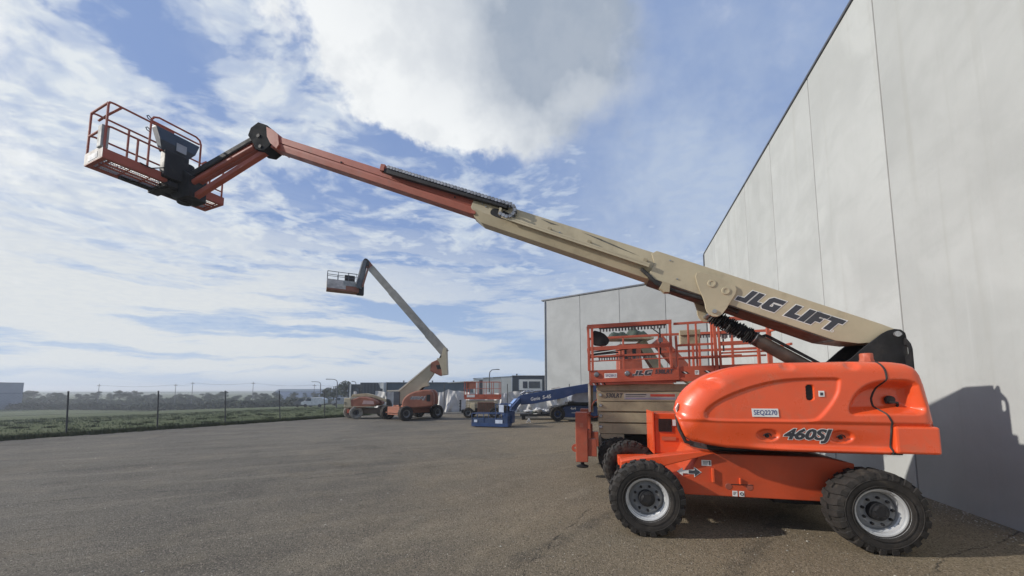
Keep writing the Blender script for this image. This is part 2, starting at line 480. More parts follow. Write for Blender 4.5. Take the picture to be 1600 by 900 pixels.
YARD = yard_material()
FIELD = field_material()

# ------------------------------------------------------------------ geometry helpers


class MB:
    def __init__(s):
        s.v, s.f, s.sm = [], [], []

    def _add(s, vs, fs, smooth=False):
        o = len(s.v)
        s.v += [tuple(map(float, q)) for q in vs]
        s.f += [tuple(o + i for i in f) for f in fs]
        s.sm += [smooth] * len(fs)
        return s

    def box(s, x0, x1, y0, y1, z0, z1):
        vs = [(x, y, z) for x in (x0, x1) for y in (y0, y1) for z in (z0, z1)]
        return s._add(vs, [(0, 1, 3, 2), (4, 6, 7, 5), (0, 4, 5, 1), (2, 3, 7, 6), (0, 2, 6, 4), (1, 5, 7, 3)])

    def obox(s, c, ax, ay, az):
        """box by centre and three half-axis vectors"""
        c, ax, ay, az = Vector(c), Vector(ax), Vector(ay), Vector(az)
        vs = [c + i * ax + j * ay + k * az for i in (-1, 1) for j in (-1, 1) for k in (-1, 1)]
        return s._add(vs, [(0, 1, 3, 2), (4, 6, 7, 5), (0, 4, 5, 1), (2, 3, 7, 6), (0, 2, 6, 4), (1, 5, 7, 3)])

    def bar(s, a, b, w, h, up=(0, 0, 1)):
        a, b = Vector(a), Vector(b)
        d = b - a
        L = d.length
        d.normalize()
        u = Vector(up)
        if abs(d.dot(u)) > 0.98:
            u = Vector((0, 1, 0))
        x = d.cross(u).normalized()
        z = x.cross(d).normalized()
        return s.obox((a + b) / 2, d * L / 2, x * w / 2, z * h / 2)

    def tube(s, pts, r, n=8, cap=True, closed=False):
        pts = [Vector(p) for p in pts]
        rs = r if isinstance(r, (list, tuple)) else [r] * len(pts)
        m = len(pts)
        vs, fs = [], []
        ref = None
        for i, p in enumerate(pts):
            if closed:
                d = pts[(i + 1) % m] - pts[i - 1]
            elif i == 0:
                d = pts[1] - p
            elif i == m - 1:
                d = p - pts[i - 1]
            else:
                d = (pts[i + 1] - p).normalized() + (p - pts[i - 1]).normalized()
            if d.length < 1e-9:
                d = Vector((0, 0, 1))
            d.normalize()
            if ref is None:
                ref = Vector((0, 0, 1)) if abs(d.z) < 0.9 else Vector((1, 0, 0))
            x = d.cross(ref)
            if x.length < 1e-4:
                x = d.orthogonal()
            x.normalize()
            y = d.cross(x).normalized()
            ref = -y if y.dot(ref) < 0 else y
            ref = d.cross(x) * -1
            ref = x.cross(d)
            for k in range(n):
                a = 2 * math.pi * k / n
                vs.append(p + (x * math.cos(a) + ref * math.sin(a)) * rs[i])
        for i in range(m if closed else m - 1):
            for k in range(n):
                a, b = i * n + k, i * n + (k + 1) % n
                c, e = ((i + 1) % m) * n + (k + 1) % n, ((i + 1) % m) * n + k
                fs.append((a, b, c, e))
        if cap and not closed:
            fs.append(tuple(range(n))[::-1])
            fs.append(tuple((m - 1) * n + k for k in range(n)))
        return s._add(vs, fs, True)

    def prism(s, poly, a0, a1, fn=None, hole=None):
        """poly in (x,z), extruded in y from a0 to a1; fn maps (x,y,z)"""
        fn = fn or (lambda x, y, z: (x, y, z))
        n = len(poly)
        vs = [fn(x, a0, z) for x, z in poly] + [fn(x, a1, z) for x, z in poly]
        fs = [tuple(range(n))[::-1], tuple(range(n, 2 * n))]
        fs += [(i, (i + 1) % n, n + (i + 1) % n, n + i) for i in range(n)]
        return s._add(vs, fs)

    def lathe(s, prof, n=32, axis='y', c=(0, 0, 0), closed=False):
        """profile of (r, a): radius and position along the axis"""
        vs, fs = [], []
        m = len(prof)
        for r, a in prof:
            for k in range(n):
                t = 2 * math.pi * k / n
                if axis == 'y':
                    vs.append((c[0] + r * math.cos(t), c[1] + a, c[2] + r * math.sin(t)))
                elif axis == 'z':
                    vs.append((c[0] + r * math.cos(t), c[1] + r * math.sin(t), c[2] + a))
                else:
                    vs.append((c[0] + a, c[1] + r * math.cos(t), c[2] + r * math.sin(t)))
        for i in range(m - 1 + (1 if closed else 0)):
            for k in range(n):
                j = (i + 1) % m
                fs.append((i * n + k, i * n + (k + 1) % n, j * n + (k + 1) % n, j * n + k))
        if not closed:
            if prof[0][0] > 1e-5:
                fs.append(tuple(range(n)))
            if prof[-1][0] > 1e-5:
                fs.append(tuple((m - 1) * n + k for k in range(n)))
        return s._add(vs, fs, True)

    def mesh(s, name, material=None, fix=True):
        me = bpy.data.meshes.new(name)
        me.from_pydata(s.v, [], s.f)
        me.polygons.foreach_set('use_smooth', s.sm)
        if fix and len(s.f) < 60000:
            import bmesh
            bm = bmesh.new()
            bm.from_mesh(me)
            bmesh.ops.recalc_face_normals(bm, faces=bm.faces)
            bm.to_mesh(me)
            bm.free()
        me.update()
        if any(s.sm):
            me.set_sharp_from_angle(angle=R(38))
        if material:
            me.materials.append(material)
        return me


def link(name, data, parent=None, loc=None, rot=None, **props):
    o = bpy.data.objects.new(name, data)
    COL.objects.link(o)
    if parent:
        o.parent = parent
    if loc is not None:
        o.location = loc
    if rot is not None:
        o.rotation_euler = rot
    for k, v in props.items():
        if v is not None:
            o[k] = v
    return o


def obj(name, mb, material, parent=None, bevel=0.0, loc=None, rot=None, **props):
    me = mb if isinstance(mb, bpy.types.Mesh) else mb.mesh(name, material)
    o = link(name, me, parent, loc, rot, **props)
    if bevel:
        b = o.modifiers.new('bevel', 'BEVEL')
        b.width = bevel
        b.segments = 2
        b.limit_method = 'ANGLE'
        b.angle_limit = R(40)
        b.harden_normals = False
    return o


def thing(name, label, cat, loc=(0, 0, 0), rz=0.0, group=None):
    return link(name, None, None, loc, (0, 0, rz), label=label, category=cat, group=group)


def copy_thing(root, loc, rz, label, group=None):
    c = root.copy()
    COL.objects.link(c)
    c.location = loc
    c.rotation_euler = (0, 0, rz)
    c['label'] = label
    if group:
        c['group'] = group
    for ch in list(root.children):
        d = ch.copy()
        COL.objects.link(d)
        d.parent = c
        for g in list(ch.children):
            e = g.copy()
            COL.objects.link(e)
            e.parent = d
    return c


def text_mesh(name, body, size, material, shear=0.0, offset=0.0, depth=0.001, width=None, spacing=1.0):
    cu = bpy.data.curves.new(name, 'FONT')
    cu.body = body
    cu.size = size
    cu.shear = shear
    cu.offset = offset
    cu.extrude = depth
    cu.align_x = 'CENTER'
    cu.align_y = 'CENTER'
    cu.space_character = spacing
    cu.resolution_u = 3
    tmp = bpy.data.objects.new(name + '_tmp', cu)
    COL.objects.link(tmp)
    dg = bpy.context.evaluated_depsgraph_get()
    me = bpy.data.meshes.new_from_object(tmp.evaluated_get(dg))
    bpy.data.objects.remove(tmp)
    bpy.data.curves.remove(cu)
    me.name = name
    if width:
        xs = [v.co.x for v in me.vertices]
        k = width / (max(xs) - min(xs))
        for v in me.vertices:
            v.co.x *= k
    me.materials.clear()
    me.materials.append(material)
    return me


def offset_poly(poly, d):
    """push a polygon outwards"""
    n = len(poly)
    area = sum(poly[i][0] * poly[(i + 1) % n][1] - poly[(i + 1) % n][0] * poly[i][1] for i in range(n))
    sg = 1 if area > 0 else -1
    out = []
    for i in range(n):
        a, b, c = Vector(poly[i - 1]), Vector(poly[i]), Vector(poly[(i + 1) % n])
        e1, e2 = (b - a).normalized(), (c - b).normalized()
        n1, n2 = Vector((e1.y, -e1.x)) * sg, Vector((e2.y, -e2.x)) * sg
        k = n1 + n2
        dn = max(0.35, 1 + n1.dot(n2))
        q = b + k * d / dn
        out.append((q.x, q.y))
    return out


LET = {
    'J': [(.075, 1), (.15, 1), (.15, 0), (0, 0), (-.01, .30), (.075, .33)],
    'L': [(0, 1), (.078, 1), (.078, .34), (.15, .34), (.15, 0), (0, 0)],
    'G': [(0, .82), (.035, 1), (.215, 1), (.215, .68), (.085, .68), (.085, .32), (.125, .32), (.125, .42), (.105, .56), (.215, .56), (.215, 0), (.035, 0), (0, .16)],
    'I': [(0, 0), (.078, 0), (.078, 1), (0, 1)],
    'F': [(0, 0), (.078, 0), (.078, .32), (.135, .32), (.135, .6), (.078, .6), (.078, .7), (.165, .7), (.165, 1), (0, 1)],
    'T': [(0, 1), (.175, 1), (.175, .68), (.126, .68), (.126, 0), (.048, 0), (.048, .68), (0, .68)],
}


def block_letters(seq, h, slant, fn, y_out, parent, name='lettering', edge=0.012):
    """seq of (letter, x) – slanted block capitals with a pale keyline; fn(x,y,z) places them"""
    dark, lite = MB(), MB()
    for ch, x0, k in seq:
        p = [(x0 + x * k + slant * y * h, y * h) for x, y in LET[ch]]
        dark.prism(p, y_out - 0.0035, y_out - 0.0005, fn)
        lite.prism(offset_poly(p, edge), y_out - 0.0018, y_out + 0.0012, fn)
    obj(name, dark, INK, parent)
    obj(name + '_outline', lite, WHITE, parent)


# ------------------------------------------------------------------ wheels
def tyre_mesh(name, Rr, w, rim, material, lugs=22, depth=0.022):
    m = MB()
    ri = rim
    prof = [(ri, -w * .40), (ri + .02, -w * .455), (ri + (Rr - ri) * .45, -w * .50), (Rr - .055, -w * .485), (Rr - .03, -w * .44),
            (Rr - depth, -w * .36), (Rr - depth, 0), (Rr - depth, w * .36), (Rr - .03, w * .44), (Rr - .055, w * .485),
            (ri + (Rr - ri) * .45, w * .50), (ri + .02, w * .455), (ri, w * .40)]
    m.lathe(prof, 56, closed=True)
    for side in (-1, 1):
        for i in range(lugs):
            a0 = 2 * math.pi * (i + (0.5 if side > 0 else 0)) / lugs
            da = 2 * math.pi / lugs
            # chevron bar from centre line to shoulder
            vs = []
            for (yy, aa, rr) in ((0.02, 0.50, Rr), (0.02, 0.02, Rr), (.30, -.08, Rr), (.30, .42, Rr), (.475, -.22, Rr - .012), (.475, .30, Rr - .012), (.51, -.26, Rr - .075), (.51, .26, Rr - .075)):
                a = a0 + aa * da
                vs.append((rr * math.cos(a), side * yy * w, rr * math.sin(a)))
            for (yy, aa, rr) in ((0.02, 0.56, Rr - depth - .01), (0.02, -.04, Rr - depth - .01), (.30, -.14, Rr - depth - .01), (.30, .48, Rr - depth - .01), (.46, -.30, Rr - depth - .02), (.46, .36, Rr - depth - .02), (.485, -.3, Rr - .085), (.485, .3, Rr - .085)):
                a = a0 + aa * da
                vs.append((rr * math.cos(a), side * yy * w, rr * math.sin(a)))
            fs = [(0, 1, 2, 3), (3, 2, 4, 5), (5, 4, 6, 7), (0, 8, 9, 1), (1, 9, 10, 2), (2, 10, 12, 4), (4, 12, 14, 6), (6, 14, 15, 7),
                  (7, 15, 13, 5), (5, 13, 11, 3), (3, 11, 8, 0)]
            m._add(vs, fs)
    for rr in (ri + .035, ri + (Rr - ri) * .55):
        m.lathe([(rr, -w * .50), (rr + .004, -w * .517), (rr + .008, -w * .50)], 56, closed=True)
    return m.mesh(name, material)


def rim_mesh(name, rim, w, material):
    m = MB()
    f = -w * .42
    m.lathe([(rim + .012, f - .008), (rim + .014, f + .006), (rim - .012, f + .010), (rim - .018, f + .030), (rim - .030, f + .035), (rim - .034, f + .075),
             (rim - .046, f + .085), (rim - .052, f + .16), (rim - .06, f + .165), (rim - .056, f + .18), (rim - .03, f + .18), (rim + .01, f + .03)], 48, closed=True)
    return m.mesh(name, material)


def disc_mesh(name, rim, w, material):
    m = MB()
    f = -w * .42
    m.lathe([(0.0, f + .10), (rim * .45, f + .10), (rim * .62, f + .085), (rim * .80, f + .12), (rim - .05, f + .165), (rim - .05, f + .19), (0.0, f + .19)], 40)
    return m.mesh(name, material)


def hub_mesh(name, rim, w, material):
    m = MB()
    f = -w * .42
    m.lathe([(0.0, f + .015), (rim * .20, f + .015), (rim * .27, f + .03), (rim * .38, f + .04), (rim * .40, f + .11), (0, f + .11)], 20)
    for k in range(9):
        a = 2 * math.pi * k / 9 + .2
        x, z = rim * .58 * math.cos(a), rim * .58 * math.sin(a)
        m.lathe([(0, f + .055), (.014, f + .055), (.016, f + .062), (.016, f + .095), (0, f + .095)], 6, c=(x, 0, z))
    for k in range(5):
        a = 2 * math.pi * k / 5
        x, z = rim * .25 * math.cos(a), rim * .25 * math.sin(a)
        m.lathe([(0, f + .012), (.009, f + .012), (.009, f + .04), (0, f + .04)], 6, c=(x, 0, z))
    return m.mesh(name, material)


class WheelSet:
    def __init__(s, Rr, w, rim, tyre_mat, rim_mat, disc_mat, lugs=22):
        s.t = tyre_mesh('tyre', Rr, w, rim, tyre_mat, lugs)
        s.r = rim_mesh('rim', rim, w, rim_mat)
        s.d = disc_mesh('wheel', rim, w, disc_mat)
        s.h = hub_mesh('hub', rim, w, BLACK)

    def put(s, parent, x, y, z, outer=-1, steer=0.0, spin=0.0):
        rz = steer + (0 if outer < 0 else math.pi)
        o = link('wheel', s.d, parent, (x, y, z), (0, spin, rz))
        o.rotation_mode = 'XYZ'
        link('tyre', s.t, o)
        link('rim', s.r, o)
        link('hub', s.h, o)
        return o


# =================================================================== SETTING
def field_z(x, y):
    # distance beyond the left fence line
    fx, fy = -18.0, 15.4
    d = (x - fx) * -0.848 + (y - fy) * 0.530
    return -min(4.5, max(0.0, d - 2.0) * 0.036)


def build_ground():
    m = MB()
    xs = list(np.arange(-300, 121, 6.0))
    ys = list(np.arange(-60, 301, 6.0))
    xs = [-3500, -1500, -700, -420] + xs + [220, 420, 800, 1600, 3500]
    ys = [-1500, -400, -150] + ys + [420, 700, 1400, 3500]
    for y in ys:
        for x in xs:
            m.v.append((x, y, field_z(x, y) + (-0.012 if y < 60 else 0)))
    nx = len(xs)
    for j in range(len(ys) - 1):
        for i in range(nx - 1):
            a = j * nx + i
            m.f.append((a, a + 1, a + nx + 1, a + nx))
            m.sm.append(True)
    obj('grass_field', m, FIELD, kind='structure')


build_ground()

# asphalt yard: one sheet lying just above the ground, bounded by the fence and the tarpaulin fence
ym = MB()
edge = []
rnd = random.Random(3)
for i in range(46):
    t = i / 45
    x = -24.5 + (-10.6 + 24.5) * t
    y = 5.0 + (27.6 - 5.0) * t
    edge.append((x + rnd.uniform(-.10, .10) + .42, y + rnd.uniform(-.08, .08) - .26))
poly = edge + [(-9.8, 28.9), (4, 28.9), (30, 28.9), (30, -30), (-60, -30), (-60, -52)]
poly = edge + [(-10.0, 29.3), (24, 29.3), (24, -40), (-52.0, -40)]
ym._add([(x, y, 0.0) for x, y in poly], [tuple(range(len(poly)))[::-1]])
obj('asphalt_yard', ym, YARD, kind='structure')

wn_l = Vector((math.cos(R(16.6)), -math.sin(R(16.6)), 0))
wd_l = Vector((math.sin(R(16.6)), math.cos(R(16.6)), 0))
# loose pale stones on the yard
rnd = random.Random(11)
sm = MB()
for i in range(3400):
    if i < 900:
        x, y = rnd.uniform(-5, 6.5), rnd.uniform(2.3, 7)
    else:
        x, y = rnd.uniform(-14, 7.5), rnd.uniform(2.2, 20)
    r = rnd.uniform(.003, .009) * (2.1 if rnd.random() < .05 else 1)
    a = rnd.uniform(0, 3)
    vs = []
    for (ax, ay, az) in ((1, 0, 0), (-1, 0, 0), (0, 1, 0), (0, -1, 0), (0, 0, 1)):
        k = r * rnd.uniform(.7, 1.3)
        vs.append((x + k * (ax * math.cos(a) - ay * math.sin(a)), y + k * (ax * math.sin(a) + ay * math.cos(a)), k * az * .7 + .002))
    sm._add(vs, [(0, 2, 4), (2, 1, 4), (1, 3, 4), (3, 0, 4)])
for i in range(1500):          # grit washed up along the foot of the wall
    q = wn_l * (4.9 - abs(rnd.gauss(0, .22)) - .02) + wd_l * rnd.uniform(3.5, 16)
    r = rnd.uniform(.004, .014)
    vs = [(q.x + r * ax * rnd.uniform(.7, 1.3), q.y + r * ay * rnd.uniform(.7, 1.3), r * az * .7 + .002) for (ax, ay, az) in ((1, 0, 0), (-1, 0, 0), (0, 1, 0), (0, -1, 0), (0, 0, 1))]
    sm._add(vs, [(0, 2, 4), (2, 1, 4), (1, 3, 4), (3, 0, 4)])
STONE = mat('pale_stone', (0.36, 0.34, 0.29), 0.9, var=0.45, vscale=1.5)
obj('loose_gravel', sm, STONE, kind='stuff')

# ------------------------------------------------------------------ main concrete building (right)
AW = R(16.6)
wn_ = Vector((math.cos(AW), -math.sin(AW), 0))     # into the building
wd_ = Vector((math.sin(AW), math.cos(AW), 0))      # away from the camera
hall = thing('concrete_building', 'tall pale precast concrete building along the right side, beside the near boom lift', 'building',
             tuple(wn_ * 4.9), -AW)
# local frame: x = into building, y = along the wall
joints = [-10.9, -8.15, -5.4, -2.65, 0.1, 2.9, 5.8, 8.6, 11.3, 14.1, 16.9, 19.65, 22.4, 25.1]
WH = 10.15
for a, b in zip(joints[:-1], joints[1:]):
    pm = MB().box(0, .18, -(b - a) / 2 + .017, (b - a) / 2 - .017, -.05, WH)
    obj('wall_panel', pm, WALLC, hall, bevel=0.012, loc=(0, (a + b) / 2, 0))
sl = MB()
for a in joints[1:-1]:
    sl.box(.022, .05, a - .0175, a + .0175, 0, WH - .03)
obj('joint_sealant', sl, mat('joint_sealant', (0.15, 0.125, 0.11), 0.8, var=0.3), hall)
obj('wall_core', MB().box(.185, 14, -10.8, 25.0, -.05, WH - .25), WALLC2, hall)
obj('parapet_flashing', MB().box(-.035, .25, -10.95, 25.15, WH + .004, WH + .07), DKSTEEL, hall, bevel=.01)
obj('end_panel', MB().box(.0, 14, 25.105, 25.28, -.05, WH - .01), CLAD_D, hall)
obj('corner_trim', MB().box(-.04, .02, 25.12, 25.30, 0, WH), DKSTEEL, hall)

# ------------------------------------------------------------------ second concrete building (middle distance)
c0 = Vector((2.99, 34.7, 0))
A2 = R(126.3)
b2 = thing('concrete_building', 'grey tilt-up concrete building behind the scissor lift, its wall seen slantwise', 'building', tuple(c0), 0)
b2.rotation_euler = (0, 0, R(90) - A2)
# local x along the wall, y away behind it
jx = [0, 3.65, 7.2, 10.8, 13.65]
for a, b in zip(jx[:-1], jx[1:]):
    w = b - a
    pm = MB().box(-w / 2 + .014, w / 2 - .014, 0, .18, -.05, 10.05)
    obj('wall_panel', pm, WALLC2, b2, bevel=0.012, loc=((a + b) / 2, 0, 0))
sl = MB()
for a in jx[1:-1]:
    sl.box(a - .016, a + .016, .04, .06, 0, 10.0)
obj('joint_sealant', sl, BLACK, b2)
obj('wall_core', MB().box(.05, 13.6, .19, 12, -.05, 9.8), WALLC2, b2)
obj('roof_flashing', MB().box(-.25, 13.8, -.08, .3, 10.06, 10.17), DKSTEEL, b2)
obj('downpipe', MB().tube([(.12, -.06, 0), (.12, -.06, 10.0)], .05, 8), GALV, b2)
obj('shadow_gap_wall', MB().box(13.7, 22, .2, 6, -.05, 9.3), CLAD_D, b2)  # dark wall stands in for the shaded gap between the buildings

# =================================================================== NEAR BOOM LIFT
AT = R(12)
T = Vector((3.17, 5.768, 0))
lift = thing('boom_lift', 'large orange boom lift nearest the camera with its long cream boom raised across the sky', 'boom lift', tuple(T), -AT)

WS = WheelSet(0.466, 0.345, 0.262, TYRE, RIM, RIM_G)
CH = -0.435 + 0.435
for (x, yc, outer, st, sp) in ((-1.25, -.975, -1, R(0), .3), (1.27, -.975, -1, 0, .8), (-1.28, .93, 1, R(4), .5), (1.27, .975, 1, 0, .1)):
    WS.put(lift, x, yc, .455, outer, st, sp)

# chassis body: profile in (x,z)
chp = [(-1.02, .64), (-.66, .70), (-.50, .99), (.95, .99), (1.28, .92), (1.28, .60), (.92, .44), (-.70, .44), (-1.02, .56)]
obj('chassis', MB().prism(chp, -.70, .70), ORANGE_SHADE, lift, bevel=.012)
# front axle beam, a box that carries the wheel knuckles, with the sloping arm on top
obj('axle_beam', MB().prism([(-1.54, .70), (-1.54, .855), (-1.42, .885), (-.50, 1.025), (-.34, 1.0), (-.95, .82), (-1.1, .68)], -.765, -.56), ORANGE, lift, bevel=.012)
obj('axle_beam', MB().prism([(-1.50, .56), (-1.50, .70), (-1.0, .72), (-1.0, .58)], .50, .80), ORANGE, lift, bevel=.012)
obj('axle_beam', MB().box(-1.48, -1.30, -.495, .495, .56, .72), ORANGE, lift, bevel=.01)
obj('axle', MB().tube([(-1.25, -.84, .43), (-1.25, .84, .43)], .075, 12).box(-1.38, -1.12, -.5, .5, .36, .56), BLACK, lift)
obj('axle', MB().tube([(1.27, -.84, .43), (1.27, .84, .43)], .085, 12).box(1.10, 1.42, -.45, .45, .34, .60), BLACK, lift)
obj('steering_cylinder', MB().tube([(-1.45, -.62, .50), (-1.45, .62, .50)], .03, 8).tube([(-1.45, -.3, .50), (-1.45, .3, .50)], .05, 10), BLACK, lift)
obj('tie_down_rib', MB().box(-.375, -.345, -.735, -.701, .62, .80), ORANGE, lift, bevel=.004)
obj('tie_down_rib', MB().box(-.045, -.025, -.73, -.701, .61, .69), ORANGE, lift, bevel=.004)
for xq in (-.17, .08):
    obj('drain_hole', MB().lathe([(0, -.704), (.038, -.704), (.042, -.7005), (0, -.7005)], 16, c=(xq, 0, .572)), mat('drain_hole', (0.30, 0.075, 0.045), 0.7), lift)
obj('fuel_valve_slot', MB().box(-.14, .12, -.705, -.7005, .598, .606), BLACK, lift)
obj('chassis_foot', MB().box(.42, 1.02, -.55, .55, .36, .45), BLACK, lift)


def sticker(x, z, w, h, y, parent, marks=True, name='sticker'):
    o = obj(name, MB().box(x - w / 2, x + w / 2, y - .002, y, z - h / 2, z + h / 2), WHITE, parent)
    if marks:
        k = MB()
        for i in range(3):
            zz = z + h * (.25 - .22 * i)
            k.box(x - w * .36, x + w * (.30 - .12 * i), y - .0035, y - .0018, zz - h * .05, zz + h * .05)
        obj('small_print', k, INK, o)
    return o


s1 = sticker(-.43, .865, .12, .075, -.702, lift)
obj('pictogram', MB().box(-.395, -.38, -.7065, -.7025, .835, .895), INK, s1)
sticker(-.10, .485, .06, .07, -.702, lift)
s2 = sticker(-.02, .485, .06, .07, -.702, lift, marks=False)
obj('pictogram', MB().lathe([(.014, -.0065), (.022, -.0065), (.022, -.0025), (.014, -.0025)], 14, c=(-.02, -.702, .485), closed=True), INK, s2)


def arrow(x0, z0, L_, h, sgn):
    return [(x0, z0 + h * .2), (x0 + sgn * L_ * .5, z0 + h * .2), (x0 + sgn * L_ * .5, z0 + h * .5), (x0 + sgn * L_, z0), (x0 + sgn * L_ * .5, z0 - h * .5), (x0 + sgn * L_ * .5, z0 - h * .2), (x0, z0 - h * .2)]


aw = arrow(-.655, .74, .15, .11, -1)
ab = arrow(-.655, .74, .15, .11, 1)
obj('direction_arrow', MB().prism(aw, -.7045, -.7005), WHITE, lift, label='white direction arrow pointing to the front wheel')
obj('direction_arrow', MB().prism(offset_poly(ab, .007), -.7035, -.7005), WHITE, lift)
obj('direction_arrow', MB().prism(ab, -.7060, -.7036), INK, lift, label='black direction arrow with a pale edge')

# turntable
obj('turntable', MB().lathe([(0, .985), (.46, .985), (.46, 1.06), (0, 1.06)], 36, axis='z').box(-.45, 1.70, -.85, .85, 1.065, 1.14), BLACK, lift, bevel=.006)


# hood shells -----------------------------------------------------
def interp(pts, x):
    xs_, zs_ = [p[0] for p in pts], [p[1] for p in pts]
    return np.interp(x, xs_, zs_)


def smooth_interp(pts, x):
    """Catmull-Rom style interpolation through points sorted in x"""
    xs_ = np.array([p[0] for p in pts])
    zs_ = np.array([p[1] for p in pts])
    m_ = np.gradient(zs_, xs_)
    x = np.clip(x, xs_[0], xs_[-1])
    i = np.clip(np.searchsorted(xs_, x) - 1, 0, len(xs_) - 2)
    h = xs_[i + 1] - xs_[i]
    t = (x - xs_[i]) / h
    return ((2 * t**3 - 3 * t**2 + 1) * zs_[i] + (t**3 - 2 * t**2 + t) * h * m_[i] + (-2 * t**3 + 3 * t**2) * zs_[i + 1] + (t**3 - t**2) * h * m_[i + 1])


TOPL = [(-.835, 1.57), (-.82, 1.64), (-.77, 1.745), (-.63, 1.915), (-.50, 2.01), (-.29, 2.10), (-.03, 2.150), (.22, 2.172), (.77, 2.180), (1.36, 2.178), (1.62, 2.162), (1.72, 2.135), (1.79, 2.08), (1.84, 1.96), (1.875, 1.76), (1.90, 1.56), (1.915, 1.438)]
BOTL = [(-.835, 1.50), (-.80, 1.37), (-.74, 1.24), (-.66, 1.185), (-.45, 1.140), (-.26, 1.115), (.16, 1.098), (1.44, 1.095), (1.46, 1.12), (1.915, 1.125)]
SEAM = [(1.09, 1.445), (1.46, 1.455), (1.54, 1.42), (1.64, 1.365), (1.74, 1.362), (1.86, 1.405), (1.98, 1.435), (2.08, 1.425), (2.20, 1.39)]   # (z, x)


def seg_dist(px_, pz_, poly_, closed=True):
    d = np.full(px_.shape, 1e9)
    n = len(poly_)
    for i in range(n if closed else n - 1):
        a, b = np.array(poly_[i]), np.array(poly_[(i + 1) % n])
        ab = b - a
        L2 = max(1e-12, ab @ ab)
        t = np.clip(((px_ - a[0]) * ab[0] + (pz_ - a[1]) * ab[1]) / L2, 0, 1)
        d = np.minimum(d, np.hypot(px_ - a[0] - t * ab[0], pz_ - a[1] - t * ab[1]))
    return d


def inside(px_, pz_, poly_):
    c = np.zeros(px_.shape, bool)
    n = len(poly_)
    for i in range(n):
        x1, z1 = poly_[i]
        x2, z2 = poly_[(i + 1) % n]
        cond = ((z1 > pz_) != (z2 > pz_)) & (px_ < (x2 - x1) * (pz_ - z1) / (z2 - z1 + 1e-12) + x1)
        c ^= cond
    return c


def sstep(x, a, b):
    t = np.clip((x - a) / (b - a), 0, 1)
    return t * t * (3 - 2 * t)


def rounded(poly_, it=2):
    for _ in range(it):
        q = []
        for i in range(len(poly_)):
            a, b = poly_[i], poly_[(i + 1) % len(poly_)]
            q += [(a[0] * .75 + b[0] * .25, a[1] * .75 + b[1] * .25), (a[0] * .25 + b[0] * .75, a[1] * .25 + b[1] * .75)]
        poly_ = q
    return poly_


REC = rounded([(-.53, 1.47), (-.53, 1.60), (-.30, 1.765), (.0, 1.885), (.25, 1.955), (.50, 1.985), (.78, 1.99), (.98, 1.99), (.985, 1.93), (.95, 1.76), (.76, 1.50), (.66, 1.455), (.2, 1.452), (-.40, 1.448)], 2)
SCOOP = rounded([(1.03, 1.54), (1.05, 1.70), (1.16, 1.87), (1.36, 1.965), (1.74, 1.965), (1.765, 1.80), (1.83, 1.55), (1.5, 1.555), (1.2, 1.545)], 2)
NOTCH = [(-.42, 1.93, .17, .09, .035), (.44, 2.13, .10, .07, .035), (1.12, 2.13, .10, .07, .035)]


def hood_y(x, z, detail=True):
    """outward surface of the moulded cover, as a (negative) local y"""
    top = [(a, b) for a, b in zip(np.linspace(-.835, 1.915, 90), smooth_interp(TOPL, np.linspace(-.835, 1.915, 90)))]
    bot = [(a, b) for a, b in zip(np.linspace(-.835, 1.915, 60), interp(BOTL, np.linspace(-.835, 1.915, 60)))]
    dt = seg_dist(x, z, top, False)
    db = seg_dist(x, z, bot, False)
    Rt = .15 + .19 * sstep(-x, -.1, .75)
    k = np.clip(1 - dt / Rt, 0, 1)
    y = -1.10 + Rt * .9 * (1 - np.sqrt(np.clip(1 - k**2.2, 0, 1)))
    k = np.clip(1 - db / .05, 0, 1)
    y = y + .05 * (1 - np.sqrt(np.clip(1 - k**2, 0, 1)))
    # gentle barrel and the tuck below the waist crease
    y += .035 * sstep(-x, .2, .85)
    y += .060 * sstep(1.475 - z, 0, .05) * (0.35 + .65 * sstep(1.475 - z, .0, .34))
    y -= .055 * sstep(z, 1.19, 1.12) * sstep(x, -.1, .5)
    if detail:
        s_ = seg_dist(x, z, REC) * np.where(inside(x, z, REC), 1, -1)
        y += .026 * sstep(s_, -.006, .034)
        s_ = seg_dist(x, z, SCOOP) * np.where(inside(x, z, SCOOP), 1, -1)
        top_sharp = .03 + .17 * sstep(2.0 - z, .0, .40) * .6
        y += .135 * sstep(s_, -.01, .10)
        y += .03 * sstep(s_, .05, .16)
        for cx in (.19, .97):
            q = np.hypot((x - cx) / .135, (z - 1.288) / .082)
            y += .030 * sstep(q, 1.0, .72)
        q = np.hypot(np.maximum(np.abs(x - .665) - .004, 0) / .040, np.maximum(np.abs(z - 1.81) - .058, 0) / .040)
        y += .05 * sstep(q, 1.0, .75)
        for cx, cz, a, b, dd in NOTCH:
            q = np.hypot((x - cx) / a, (z - cz) / b)
            y += dd * sstep(q, 1.0, .2) * np.where(z < cz + .01, 1.0, 1.0)
    return y


